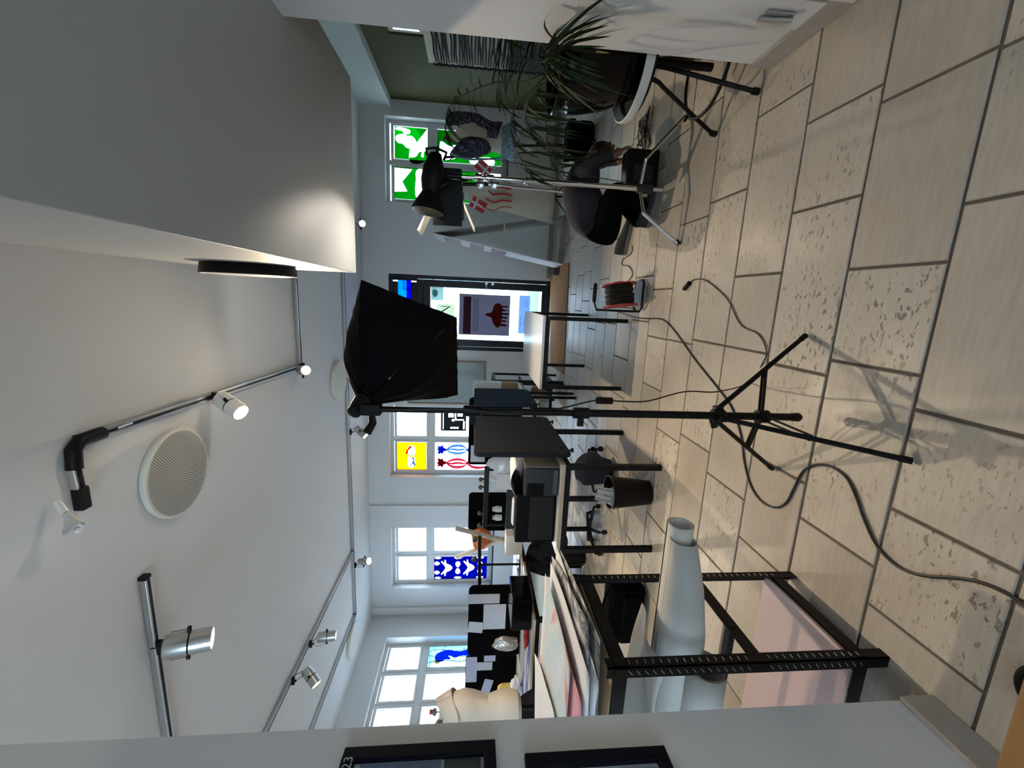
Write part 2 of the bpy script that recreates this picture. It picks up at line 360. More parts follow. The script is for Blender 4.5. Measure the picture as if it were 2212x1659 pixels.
# ------------------------------------------------------------------ windows
def frame_boxes(mb, P, a0, a1, z0, z1, w, d0, d1):
    mb.box(*P(a0, d0, z0, a0+w, d1, z1)); mb.box(*P(a1-w, d0, z0, a1, d1, z1)); mb.box(*P(a0+w, d0, z0, a1-w, d1, z0+w)); mb.box(*P(a0+w, d0, z1-w, a1-w, d1, z1))
def window(name, P, a0, a1, z0, z1, cols, rws, fw=.05, depth=.17, sash=.042, m=TRIMW):
    """P maps (along, into the wall, up) to world boxes; cols/rws: pane intervals"""
    mb = MB(); frame_boxes(mb, P, a0, a1, z0, z1, fw, depth, depth+.09)
    for (c0, c1), (d0, d1) in zip(cols[:-1], cols[1:]): mb.box(*P(c1+sash*.6, depth, z0+fw, d0-sash*.6, depth+.09, z1-fw))
    for (c0, c1), (d0, d1) in zip(rws[:-1], rws[1:]): mb.box(*P(a0+fw, depth+.001, c1+sash*.6, a1-fw, depth+.088, d0-sash*.6))
    o = struct(mb, name, m, bev=.004); 
    mb = MB()
    mb.box(*P(a0, 0, z0-.03, a1, depth, z0)); mb.build('window_sill', m, o, bev=.004)
    for c in cols:
        for r in rws:
            mb = MB(); frame_boxes(mb, P, c[0]-sash, c[1]+sash, r[0]-sash, r[1]+sash, sash, depth-.012, depth+.03); mb.build('sash', m, o, bev=.004)
            MB().box(*P(c[0]-.005, depth+.015, r[0]-.005, c[1]+.005, depth+.019, r[1]+.005)).build('pane', GLASS, o)
    return o
PF = lambda a0, d0, z0, a1, d1, z1: ((a0, D+d0, z0), (a1, D+d1, z1))
PL = lambda a0, d0, z0, a1, d1, z1: ((XL-d0, a0, z0), (XL-d1, a1, z1))
PR = lambda a0, d0, z0, a1, d1, z1: ((XR+d0, a0, z0), (XR+d1, a1, z1))
K = 1.022   # the glass sits .17 m behind the wall face
ROWS = [(ZB+.09, 2.115), (2.285, 2.86)]
def widen(cs): return [(a*K, b*K) for a, b in cs]
def spread(a0, a1, n, mg=.09, gap=.13):
    wd = (a1-a0-2*mg-(n-1)*gap)/n; return [(a0+mg+i*(wd+gap), a0+mg+i*(wd+gap)+wd) for i in range(n)]
C3, C2, C4, C1 = spread(-6.03, -4.64, 2), spread(-3.53, -2.06, 2), spread(1.575, 2.93, 2), spread(5.36, 7.28, 3)
W1 = window('window_1', PL, 5.36, 7.28, ZB, 2.97, C1, ROWS)
W2 = window('window_2', PF, -3.53, -2.06, ZB, 2.97, C2, ROWS)
W3 = window('window_3', PF, -6.03, -4.64, ZB, 2.97, C3, ROWS)
W4 = window('window_4', PF, 1.575, 2.93, ZB, 2.98, C4, ROWS)
W5 = window('window_5', PR, 5.45, 6.09, 2.09, 2.55, [(5.52, 6.02)], [(2.16, 2.48)], fw=.03, depth=.03, sash=.035, m=CRM)
W6 = window('window_6', lambda a0, d0, z0, a1, d1, z1: ((a0, YB-d0, z0), (a1, YB-d1, z1)), -5.2, -2.2, .9, 2.7, spread(-5.2, -2.2, 2), [(1.0, 2.6)])
W7 = window('window_7', lambda a0, d0, z0, a1, d1, z1: ((a0, YB-d0, z0), (a1, YB-d1, z1)), -.55, .55, .6, 2.5, spread(-.55, .55, 2, .07, .10), [(.7, 2.4)])
# coloured films stuck on the panes: filled 2-D outlines with holes
def filmsheet(name, parent, col, rect, outs, axis='Y', at=D+.155, clear=.9, smooth=True, thick=.0006):
    (a0, a1), (z0, z1) = rect
    cu = bpy.data.curves.new(name, 'CURVE'); cu.dimensions = '2D'; cu.fill_mode = 'BOTH'; cu.extrude = thick
    for pts, cyc in outs:
        sp = cu.splines.new('BEZIER' if cyc else 'POLY')
        if cyc: sp.bezier_points.add(len(pts)-1)
        else: sp.points.add(len(pts)-1)
        for k, (a, b) in enumerate(pts):
            x, y = a0+(a1-a0)*a, z0+(z1-z0)*b
            if cyc: q = sp.bezier_points[k]; q.co = (x, y, 0); q.handle_left_type = q.handle_right_type = 'AUTO'
            else: sp.points[k].co = (x, y, 0, 1)
        sp.use_cyclic_u = True; sp.resolution_u = 6
    cu.materials.append(film('film '+name+str(col), col, clear))
    o = bpy.data.objects.new(name, cu); sc.collection.objects.link(o); o.parent = parent
    if axis == 'Y': o.matrix_local = Matrix.Translation((0, at, 0)) @ Matrix.Rotation(R(90), 4, 'X')
    else: o.matrix_local = Matrix.Translation((at, 0, 0)) @ Matrix(((0, 0, 1, 0), (1, 0, 0, 0), (0, 1, 0, 0), (0, 0, 0, 1)))
    return o
SQ = ([(0, 0), (1, 0), (1, 1), (0, 1)], False)
def circ(cx, cy, rx, ry=None, n=8, ph=0, wob=0.):
    ry = ry or rx; return ([(cx+rx*(1+wob*(k % 2))*math.cos(2*math.pi*k/n+ph), cy+ry*(1+wob*(k % 2))*math.sin(2*math.pi*k/n+ph)) for k in range(n)], True)
GRN = (.0, .26, .03)
top, bot = ROWS[1], ROWS[0]
# green window (right): cut-out shapes
filmsheet('green_film', W4, GRN, (C4[1], top), [([(0, 0), (.97, 0), (.97, .97), (0, .97)], False),
    ([(1.0, .97), (.9, .93), (.85, .75), (.72, .62), (.72, .48), (.62, .36), (.46, .33), (.36, .42), (.36, .62), (.46, .72), (.5, .88), (.66, .93), (.75, .8), (.78, .55), (.86, .5), (.92, .6), (.96, .8)], True),
    ([(.02, .55), (.1, .35), (.26, .22), (.26, .17), (.12, .18), (.1, .12), (.26, .1), (.3, .02), (.02, .02)], True)])
filmsheet('green_film', W4, GRN, (C4[0], top), [([(0, 0), (1, 0), (1, 1), (0, 1)], False), ([(.22, .98), (.25, .6), (.55, .75), (.95, .45), (.97, .98)], False), ([(.3, .36), (.62, .34), (.95, .3), (.95, .12), (.05, .1), (.05, .3)], True)])
filmsheet('green_film', W4, GRN, (C4[1], bot), [([(0, 0), (.97, 0), (.97, 1), (0, 1)], False), ([(.62, .96), (.5, .8), (.55, .72), (.3, .66), (.05, .9), (.05, .97)], True), ([(.62, .5), (.9, .45), (.8, .3), (.5, .25), (.3, .4)], True), ([(.1, .5), (.22, .35), (.1, .1), (.03, .3)], True)])
filmsheet('green_film', W4, GRN, (C4[0], bot), [([(0, .35), (1, .35), (1, 1), (0, 1)], False), ([(.2, .9), (.7, .95), (.85, .75), (.5, .6), (.15, .7)], True)])
# yellow film with white cut-outs, and red and blue looping figures
top2, bot2 = ROWS[1], ROWS[0]
filmsheet('yellow_film', W2, (.95, .52, .0), (C2[0], top2), [SQ, circ(.68, .52, .22, .14, 9), circ(.30, .52, .24, .13, 9)])
filmsheet('red_mark', W2, (.75, .02, .02), (C2[0], top2), [([(.85, .50), (.7, .62), (.56, .66), (.58, .70), (.74, .66), (.88, .52)], True)], at=D+.153)
filmsheet('blue_mark', W2, (.02, .1, .6), (C2[0], top2), [([(.46, .50), (.36, .46), (.24, .50), (.14, .56), (.22, .46), (.14, .40), (.3, .42), (.44, .44)], True)], at=D+.153)
def ribbon(parent, rect, strokes, m, name, at):
    (a0, a1), (z0, z1) = rect; mb = MB()
    for pts, w_ in strokes:
        P_ = spline([Vector((a0+(a1-a0)*a, at, z0+(z1-z0)*b)) for a, b in pts], 6); k = len(P_)
        for i in range(k-1):
            d = (P_[i+1]-P_[i]).normalized(); n_ = Vector((-d.z, 0, d.x)); w0 = w_*(.35+.65*abs(math.sin(3.1416*2*i/k))); w1 = w_*(.35+.65*abs(math.sin(3.1416*2*(i+1)/k)))
            mb.add([P_[i]-n_*w0, P_[i]+n_*w0, P_[i+1]+n_*w1, P_[i+1]-n_*w1], [(0, 1, 2, 3)])
    return mb.build(name, m, parent)
def fig_strokes(x0, s):
    X = lambda t: x0+s*t
    return [([(X(0), .80), (X(.12), .72), (X(.17), .60), (X(.12), .48), (X(.0), .42), (X(-.14), .34), (X(-.17), .2), (X(-.1), .05)], .030), ([(X(0), .80), (X(-.10), .70), (X(-.13), .58), (X(-.08), .48), (X(.02), .42), (X(.14), .34), (X(.18), .2), (X(.12), .05)], .028),
            ([(X(.0), .80), (X(.03), .70), (X(.0), .58), (X(.03), .48), (X(.0), .42), (X(.02), .3), (X(-.01), .18), (X(.02), .05)], .024)]
def blob(x0, s):
    X = lambda t: x0+s*t; return [([(X(-.16), .93), (X(-.10), .955), (X(-.04), .94), (X(.02), .97), (X(.06), .945), (X(.15), .955), (X(.12), .91), (X(.17), .87), (X(.09), .85), (X(.03), .80), (X(-.03), .80), (X(-.07), .85), (X(-.14), .86), (X(-.12), .90)], True)]
filmsheet('blue_blob', W2, (.005, .03, .25), (C2[0], bot2), blob(.74, 1)); filmsheet('red_blob', W2, (.22, .003, .012), (C2[0], bot2), blob(.27, -1))
ribbon(W2, (C2[0], bot2), fig_strokes(.74, 1), film('blue stroke', (.005, .03, .25)), 'blue_figure', D+.152)
ribbon(W2, (C2[0], bot2), fig_strokes(.27, -1), film('red stroke', (.22, .003, .012)), 'red_figure', D+.149)
# grey sheet with pale outlines on the right lower pane, seen from behind
mbp = PF
c, r = C2[1], bot2
z1 = gy(951, 905, D).z; z0 = gy(1007, 905, D).z
filmsheet('grey_poster', W2, (.045, .047, .046), ((c[0]+.12, c[1]-.06), (z0, z1)), [SQ,
    ([(.08, .92), (.95, .92), (.95, .895), (.08, .895)], False), ([(.1, .12), (.5, .12), (.5, .06), (.1, .06)], False), ([(.12, .3), (.2, .3), (.2, .62), (.12, .62)], False),
    ([(.55, .1), (.6, .1), (.6, .4), (.95, .4), (.95, .45), (.55, .45)], False), circ(.55, .52, .06, .05), ([(.7, .5), (.95, .5), (.95, .7), (.7, .7)], False), ([(.75, .15), (.95, .15), (.95, .34), (.75, .34)], False)], clear=.7)
# blue film with leaf crosses and pale horned masks
def petals(cx, cy, s):
    o = []
    for k in range(4):
        a = k*math.pi/2; o.append(([(cx+s*1.3*(math.cos(a)*t-math.sin(a)*w_), cy+s*.55*(math.sin(a)*t+math.cos(a)*w_)) for t, w_ in ((.04, 0), (.1, .06), (.2, .085), (.3, .04), (.33, 0), (.3, -.04), (.2, -.085), (.1, -.06))], True))
    return o
MSK = lambda dy: ([(.5, .66+dy), (.62, .70+dy), (.70, .77+dy), (.86, .80+dy), (.74, .815+dy), (.80, .865+dy), (.64, .825+dy), (.5, .79+dy), (.36, .825+dy), (.20, .865+dy), (.26, .815+dy), (.14, .80+dy), (.30, .77+dy), (.38, .70+dy)], True)
leafv = lambda cx, cy, s_: ([(cx, cy), (cx+.07, cy+.03*s_), (cx+.085, cy+.065*s_), (cx, cy+.10*s_), (cx-.085, cy+.065*s_), (cx-.07, cy+.03*s_)], True)
leafh = lambda cx, cy, s_: ([(cx, cy), (cx+.07*s_, cy+.035), (cx+.18*s_, cy+.045), (cx+.26*s_, cy), (cx+.18*s_, cy-.045), (cx+.07*s_, cy-.035)], True)
hz = [([(0, 0), (1, 0), (1, 1), (0, 1)], False)]
for dy in (0, -.42): hz.append(MSK(dy))
for yy in (.555, .135): hz += [leafh(.52, yy, 1), leafh(.48, yy, -1), circ(.06, yy, .05, .07, 8), circ(.94, yy, .05, .07, 8)]
hz += [leafv(.70, .895, 1), leafv(.30, .895, 1), circ(.06, .93, .05, .06, 8), circ(.94, .93, .05, .06, 8)]
filmsheet('blue_film', W3, (.0, .030, .34), (C3[0], bot), hz)
ribbon(W3, (C3[0], bot), sum([[([(.42, .755+dy), (.40, .75+dy), (.46, .745+dy)], .006), ([(.58, .755+dy), (.60, .75+dy), (.54, .745+dy)], .006), ([(.46, .715+dy), (.5, .71+dy), (.54, .715+dy)], .004)] for dy in (0, -.42)], []), film('mask ink', (.03, .03, .06)), 'mask_features', D+.15)
# stained-glass look: pale panes, leading, and a standing blue figure on the left wall window
rr = C1[2]
filmsheet('pale_blue_film', W1, (.55, .85, .95), (rr, bot), [SQ], axis='X', at=XL-.155)
led = MB(); rl = random.Random(3); P3 = lambda a, b: Vector((XL-.150, rr[0]+(rr[1]-rr[0])*a, bot[0]+(bot[1]-bot[0])*b))
gr = [[(min(1, max(0, i/4+rl.uniform(-.09, .09)*(0 < i < 4))), min(1, max(0, j/7+rl.uniform(-.05, .05)*(0 < j < 7)))) for i in range(5)] for j in range(8)]
for j in range(8):
    for i in range(5):
        if i < 4: led.beam(P3(*gr[j][i]), P3(*gr[j][i+1]), .011, .004)
        if j < 7: led.beam(P3(*gr[j][i]), P3(*gr[j+1][i]), .011, .004)
led.build('leading', DARKM, W1)
filmsheet('blue_figure', W1, (.01, .10, .70), (rr, bot), [([(.30, .86), (.55, .88), (.74, .78), (.80, .66), (.72, .5), (.76, .2), (.56, .18), (.5, .45), (.42, .55), (.52, .66), (.38, .62), (.34, .72), (.26, .76)], True)], axis='X', at=XL-.148)
filmsheet('brown_figure', W1, (.45, .25, .16), (rr, bot), [circ(.26, .84, .1, .045), ([(.5, .2), (.72, .2), (.8, .15), (.52, .15)], False)], axis='X', at=XL-.147)
# ------------------------------------------------------------------ glazed entrance door with transom
d1 = struct(MB(), 'door_1', DARKM); 
mb = MB(); frame_boxes(mb, PF, -.97, .37, 0.0, 2.95, .065, .04, .14); mb.box((-.905, D+.04, 2.34), (.305, D+.14, 2.46)); mb.build('door_frame', DARKM, d1, bev=.004)
mb = MB()
for a, b in (((-.86, D+.06, 2.46), (.24, D+.12, 2.56)), ((-.86, D+.06, 2.80), (.24, D+.12, 2.885)), ((-.905, D+.06, 2.46), (-.86, D+.12, 2.885)), ((.262, D+.06, 2.46), (.305, D+.12, 2.885))): mb.box(a, b)
mb.build('transom_frame', DARKM, d1, bev=.01)
MB().box((-.87, D+.09, 2.55), (.27, D+.095, 2.81)).build('transom_pane', GLASS, d1)
filmsheet('blue_film', d1, (.0, .30, .85), ((-.86, .262), (2.56, 2.80)), [SQ], at=D+.085)
filmsheet('dark_blue_strip', d1, (.0, .04, .45), ((-.86, .262), (2.56, 2.645)), [SQ], at=D+.083)
mb = MB(); frame_boxes(mb, PF, -.90, .30, .02, 2.335, .125, .05, .11); mb.build('door_leaf', DARKM, d1, bev=.006)
MB().box((-.79, D+.075, .13), (.19, D+.081, 2.22)).build('door_pane', GLASS, d1)
hp = gy(1051, 613, D); mb = MB(); mb.lathe([(.0, 0), (.026, 0), (.026, .012), (0, .012)], (hp.x, D+.05, hp.z), (0, -1, 0)); mb.cyl((hp.x, D+.04, hp.z), (hp.x, D-.01, hp.z), .009); mb.cyl((hp.x, D-.008, hp.z), (hp.x-.12, D-.008, hp.z), .009)
mb.lathe([(.0, 0), (.024, 0), (.024, .01), (0, .01)], (hp.x, D+.05, hp.z-.115), (0, -1, 0)); dh = mb.build('door_handle', ALU, d1, smooth=True)
MB().cyl((.30, D+.035, 2.33), (.30, D+.035, 2.44), .011).build('hinge', ALU, d1, smooth=True)
# sheets taped to the door glass (seen from behind, daylight coming through)
def dsheet(x0, x1, y0, y1, name, col, clear, outs=None, at=D+.068, lab=None):
    a = gy(x0, y1, at); b = gy(x1, y0, at)
    return filmsheet(name, d1, col, ((a.x, b.x), (b.z, a.z)), outs or [SQ], at=at, clear=clear)
dsheet(931, 958, 618, 648, 'grey_picture', (.30, .38, .36), .25)
dsheet(934, 946, 625, 641, 'picture_shape', (.35, .4, .4), .3, [circ(.5, .5, .5)], at=D+.066)
dsheet(943, 982, 657, 690, 'tan_picture', (.42, .43, .34), .25)
dsheet(950, 975, 662, 676, 'tan_mark', (.3, .3, .3), .4, [([(0, .9), (.9, .1), (1, .2), (.2, .95)], False), ([(.9, .1), (.9, .9), (1, .9), (1, .1)], False)], at=D+.066)
dsheet(991, 1103, 639, 722, 'mauve_poster', (.15, .138, .16), .3)
dsheet(1000, 1018, 641, 720, 'red_band', (.40, .24, .26), .5, at=D+.066)
fl_ = [([(.5, 1.0), (.6, .75), (.85, .62), (.9, .4), (.82, .3), (.8, .05), (.74, .28), (.68, .1), (.62, .3), (.55, .02), (.5, .3), (.42, .05), (.38, .3), (.3, .1), (.26, .32), (.16, .08), (.14, .35), (.08, .45), (.2, .64), (.42, .76)], True)]
dsheet(1048, 1100, 650, 712, 'red_flame', (.5, .15, .12), .6, fl_, at=D+.066)
for k in range(4): dsheet(1022+k*3.4, 1022.8+k*3.4, 644, 716, 'caption_line', (.5, .5, .55), .9, at=D+.065)
dsheet(1118.6, 1145.5, 639, 720, 'blue_notice', (.25, .32, .48), .3)
for k in range(4): dsheet(1122+k*5.2, 1123.4+k*5.2, 642+k*2, 672-k*3, 'notice_line', (.25, .3, .4), .9, at=D+.066)
for k in range(2): dsheet(1124+k*7, 1125.6+k*7, 684, 704, 'notice_line', (.25, .3, .4), .9, at=D+.066)
# ------------------------------------------------------------------ outdoors beyond the panes
EXTW = mat('white wall render', (.85, .86, .86), .8, noise=.03); PINK = mat('pink render', (.80, .50, .58), .8, noise=.03); TEAL = mat('pale blue cladding', (.35, .62, .72), .8, noise=.05)  # house render is an even white of its own
EXTR = mat('red brick', (.55, .25, .2), .8, noise=.1); EXTG = mat('grey street', (.50, .52, .54), .9, noise=.1, nscale=2); GRASS = mat('verge green', (.3, .42, .25), .95, noise=.2)
st = struct(MB().box((-30, D+WT, -.3), (30, 60, -.12)), 'ground', EXTG)
struct(MB().box((-60, -30, -.3), (XL-WT, 60, -.12)), 'ground_left', EXTG)
solo(MB().box((-2.6, D+2.2, -.12), (4, D+3.0, .15)), 'grass_verge', GRASS, 'strip of green verge across the street seen through the glass door', 'grass')
def house(x0, x1, y0, y1, h, m, name, lab, wins, wm, axis='Y'):
    t = thing(name, lab, 'building', ((x0+x1)/2, (y0+y1)/2, -.12))
    MB().box((x0, y0, -.12), (x1, y1, h)).build('wall', m, t)
    zr = h; MB().slab([(x0-.3, y0-.3, zr), (x1+.3, y0-.3, zr), ((x1+x0)/2, y0-.3, zr+2.2)] if axis == 'Y' else [(x1+.3, y0-.3, zr), (x1+.3, y1+.3, zr), (x1+.3, (y0+y1)/2, zr+2.2)], (0, y1-y0+.6, 0) if axis == 'Y' else (x0-x1-.6, 0, 0)).build('roof', mat('pale slate roof', (.5, .58, .64), .7), t)
    for (a, b, c, d) in wins:
        mb = MB()
        if axis == 'Y':
            mb.box((a, y0-.05, c), (b, y0+.02, d)); f = mb.build('window', wm, t)
            mb = MB(); n = 2
            for i in range(3):
                for j in range(3): mb.box((a+.08+(b-a-.08)/3*i, y0-.07, c+.08+(d-c-.08)/3*j), (a+(b-a-.08)/3*(i+1), y0-.052, c+(d-c-.08)/3*(j+1)))
            mb.build('pane', TEAL, f)
        else:
            mb.box((x1-.02, a, c), (x1+.05, b, d)); f = mb.build('window', wm, t); MB().box((x1+.052, a+.1, c+.1), (x1+.06, b-.1, d-.1)).build('pane', TEAL, f)
    return t
house(-3.2, 5.5, 17, 23, 4.6, EXTW, 'street_house', 'white rendered house with red window frames across the street', [(.1, 1.5, 1.0, 2.5), (-2.4, -1.0, 1.0, 2.5), (.2, 1.3, 3.0, 4.2)], EXTR)
house(-16, -8.5, 16, 22, 3.0, PINK, 'pink_house', 'pink rendered house beyond the blue patterned window', [(-13, -11.5, .8, 1.6)], EXTW)
house(6.2, 12, 15, 21, 3.2, mat('pale green render', (.6, .75, .68), .8), 'green_house', 'pale house beyond the green film window', [(7, 8.5, 1, 2.2)], EXTW)
house(-24, -17, 4.5, 12.5, 2.1, TEAL, 'gable_house', 'pale blue clad gable house beyond the left wall window', [(6, 7.5, .8, 2.2)], EXTW, 'X')
# ================================================================== CEILING: tracks, spotlights, round vents
TZ = CH-.022
def rail(name, a, b, lab, group, conns=()):
    a, b = Vector(a), Vector(b); t = thing(name, lab, 'light track', (a+b)/2, group)
    d = (b-a).normalized(); MB().beam(a, b, .046, .042).build('rail', ALU, t, bev=.004)
    MB().beam(a+d*.005+Vector((0, 0, -.022)), b-d*.005+Vector((0, 0, -.022)), .016, .004).build('slot', BLKP, t)
    for p in (a, b): MB().beam(p-d*.012, p+d*.012, .05, .046).build('end_cap', BLKP, t, bev=.003)
    return t
def C(x, y, dz=0): p = gz(x, y, TZ); return Vector((p.x, p.y, TZ+dz))
tA0, tA1 = C(172, 950), C(648, 792)
tA = rail('track_rail', tA0, tA1, 'long grey ceiling track running away from the black corner joint', None)
jt = C(150, 958)
MB().tube([jt+Vector((0, .17, -.012)), jt+Vector((-.0, .04, -.012)), jt+Vector((-.035, -.0, -.012)), jt+Vector((-.13, -.01, -.012))], .034, 14).build('corner_joint', BLKP, tA, smooth=True)
q = C(163, 1040); MB().beam(jt+Vector((-.12, -.01, -.01)), q+Vector((-.06, 0, -.01)), .05, .04).build('short_rail', ALU, tA, bev=.004)
MB().beam(jt+Vector((-.13, -.01, -.033)), q+Vector((-.05, 0, -.033)), .018, .006).build('slot', BLKP, tA)
MB().beam(q+Vector((-.03, 0, -.014)), q+Vector((-.15, 0, -.014)), .056, .05).build('feed_end', BLKP, tA, bev=.008)
MB().beam(tA0+Vector((0, .20, -.026)), tA0+Vector((0, .30, -.026)), .014, .003).build('label', PAPER, tA, label='small white sticker on the track')
rail('track_rail', (tA1.x-.01, tA1.y, TZ), (1.2, tA1.y, TZ), 'grey ceiling track crossing behind the beam, ending at the glowing spotlight', None)
b0 = C(312, 1247); rail('track_rail', b0, (-3.4, b0.y, TZ), 'grey ceiling track with one silver spotlight above the left partition', None)
c0 = C(762, 1191); c1 = C(586, 1578); c2 = C(767, 1326)
rail('track_rail', (1.5, c0.y, TZ), (c2.x, c0.y, TZ), 'long ceiling track parallel to the far window wall', None)
rail('track_rail', (c0.x, c0.y-.03, TZ), (c0.x, 2.3, TZ), 'ceiling track with two spotlights over the left desks', None)
rail('track_rail', (c2.x, c0.y-.03, TZ), (c2.x, 2.6, TZ), 'outermost ceiling track near the left window wall', None)
def spotlight(mount, ctr, dirv, lab, L=.22, rad=.062, lit=0., group=None, angle=75, m=None, cat='spotlight'):
    mount, ctr, dv = Vector(mount), Vector(ctr), Vector(dirv).normalized(); t = thing('track_spotlight', lab, 'spotlight', mount, group)
    m = m or ALU
    MB().box(mount-Vector((.045, .018, .05)), mount+Vector((.045, .018, -.018))).build('adapter', BLKP, t, bev=.004)
    side = dv.cross(Vector((0, 0, 1)));  side = side.normalized() if side.length > .1 else Vector((1, 0, 0))
    stem = mount+Vector((0, 0, -.07)); MB().cyl(mount+Vector((0, 0, -.05)), stem, .010).build('stem', BLKP, t, smooth=True)
    br = MB()
    for s in (-1, 1):
        br.tube([stem, stem*.5+ctr*.5+side*(s*rad*1.25)-dv*.03, ctr+side*(s*(rad+.014))], .0045, 6)
    br.build('bracket', ALU, t, smooth=True)
    for s in (-1, 1): MB().cyl(ctr+side*(s*(rad-.002)), ctr+side*(s*(rad+.030)), .012, 10).build('knob', BLKP, t, smooth=True)
    prof = [(0, -L/2), (rad*.93, -L/2), (rad, -L/2+.012), (rad, 0), (rad*.975, .002), (rad*.975, .008), (rad, .010), (rad, L/2), (rad*.9, L/2), (rad*.86, L/2-.035), (0, L/2-.04)]
    MB().lathe(prof, ctr, dv, 28, cap=False).build('can', m, t, smooth=True)
    MB().lathe([(rad*1.004, .001), (rad*1.004, .009)], ctr, dv, 28, cap=False).build('seam', BLKP, t)
    lm = LAMPG if lit else mat('unlit lens', (.5, .5, .48), .1, noise=0)
    MB().lathe([(0, L/2-.030), (rad*.82, L/2-.030)], ctr, dv, 20, cap=False).build('lamp', lm, t)
    MB().tube([stem, stem+Vector((.03, -.03, .01))-dv*.05, ctr-dv*(L/2)], .004, 6).build('flex', BLKP, t, smooth=True)
    if lit: light('spot_lamp', 'SPOT', ctr+dv*(L/2+.012), lit, WARM, dv, .03, angle, .5)
    return t
# the warm spot that shines towards the camera and throws the tripod's shadow
c = gz(655, 800, 3.20); s2 = c.copy()
spotlight((tA1.x, tA1.y-.06, TZ), c, (Vector((-.1, .9, .2))-c), 'glowing spotlight at the joint of the two near tracks, facing the viewer', L=.17, rad=.052, lit=135, angle=110)
c = gz(498, 876, 3.17); mt = C(455, 860); spotlight(mt, c, (-.25, -.25, -.55), 'lit white spotlight midway along the near ceiling track', lit=90, m=mat('white enamel can', (.7, .68, .62), .35))
c = gz(408, 1388, 3.12); spotlight((C(340, 1392).x, b0.y, TZ), c, (-.05, .22, -.6), 'large silver spotlight hanging from the short left track', L=.245, rad=.07, lit=60)
c = gz(155, 1128, 3.27); g = thing('reflector_spotlight', 'small unlit glass reflector lamp beyond the black track feed end', 'spotlight', c)
MB().lathe([(.012, -.05), (.02, -.02), (.045, .03), (.05, .035)], c, (-.6, -.2, -.5), 16, cap=False).build('reflector', mat('frosted glass', (.6, .6, .57), .2), g, smooth=True)
MB().cyl(c+Vector((.04, .015, .035)), c+Vector((.09, .03, .08)), .015).build('holder', WHP, g, smooth=True)
MB().ball(c+Vector((-.035, -.01, -.03)), .017).build('bulb', WHP, g, smooth=True)
for (x, y, mx, my, dv, lit, lab) in [(706, 1375, c0.x, None, (-.02, .1, -.6), 90, 'silver spotlight nearer the far wall on the left desk track'),
        (672, 1462, c0.x, None, (-.35, -.35, -.5), 110, 'lit spotlight on the left desk track, next to the partition edge')]:
    c = gz(x, y, 3.12); spotlight((c0.x, c.y+.03, TZ), c, dv, lab, L=.21, rad=.06, lit=lit)
c = gz(787, 1213, 3.13); spotlight((C(768, 1210).x, c0.y, TZ), c, (.25, -.3, -.6), 'spotlight on the far wall track above the blue patterned window', L=.21, rad=.058, lit=110)
c = gz(779, 933, 3.14); spotlight((C(758, 928).x, c0.y, TZ), c, (-.35, -.2, -.5), 'lit spotlight on the far wall track above the yellow film window', L=.21, rad=.055, lit=120)
c = gz(779, 484, 3.15); spotlight((c.x, c0.y, TZ), c, (Vector((.75, 1.2, 0))-c), 'spotlight peeping out below the beam near the green window', L=.2, rad=.05, lit=95, angle=60)
# round vents
def vent(x, y, rad, h, lab, holes=False):
    p = gz(x, y, CH-h); t = thing('ceiling_vent', lab, 'ceiling vent', (p.x, p.y, CH))
    MB().lathe([(rad*.8, 0), (rad*.97, -.004), (rad*.97, -h*.55), (rad, -h*.55), (rad, -h+.01), (rad*.985, -h), (0, -h-.004)], (p.x, p.y, CH), n=56, cap=False).build('drum', CRM, t, smooth=True)
    if holes:
        mb = MB(); k = 26
        for i in range(1, k):
            r_i = rad*.95*i/k; n = max(6, int(6.283*r_i/.0155))
            for j in range(n):
                a = 6.283*(j+.5*(i % 2))/n; cx, cy = p.x+r_i*math.cos(a), p.y+r_i*math.sin(a); s = .0046
                mb.add([(cx+s*math.cos(q), cy+s*math.sin(q), CH-h-.0052-.0004*0) for q in [1.2566*z for z in range(5)]], [(0, 1, 2, 3, 4)])
        o = mb.build('perforation', mat('dark holes', (.05, .05, .05), .9, noise=0), t); o['kind'] = 'stuff'
    else: MB().lathe([(rad*.9, -.012), (rad*.9, -.02)], (p.x, p.y, CH), n=40, cap=False).build('slot', BLKP, t)
vent(388, 1020, .30, .045, 'large round perforated cream vent on the near ceiling', True)
vent(736, 822, .29, .055, 'round cream ceiling vent half hidden above the softbox')
vent(766, 1382, .29, .055, 'round cream ceiling vent in the far left ceiling corner')
# black drum lamp on the side of the beam
t = thing('drum_lamp', 'black drum lamp mounted on the side of the overhead beam', 'lamp', (.142, 2.80, 2.78))
MB().lathe([(.0, 0), (.25, 0), (.255, .01), (.262, .062), (.255, .064), (.25, .058), (0, .057)], (.142, 2.80, 2.78), (-1, 0, 0), 48, cap=False).build('housing', BLK, t, smooth=True)
MB().lathe([(.246, .061), (.2, .066), (0, .068)], (.142, 2.80, 2.78), (-1, 0, 0), 48, cap=False).build('diffuser', WHP, t, smooth=True)
MB().box((3.02, D-.05, 2.95), (2.86, D, 3.0)).build('x', WHP)
bpy.data.objects.remove(bpy.data.objects['x'])
p = gy(796, 214, D-.03); t = thing('motion_sensor', 'small white motion sensor high in the far right corner', 'sensor', p)
MB().box(p-Vector((.07, .03, .04)), p+Vector((.07, .03, .04))).build('body', WHP, t, bev=.01); MB().box(p-Vector((.04, .04, .03)), p+Vector((.04, -.028, .01))).build('lens', WHP, t, bev=.006)
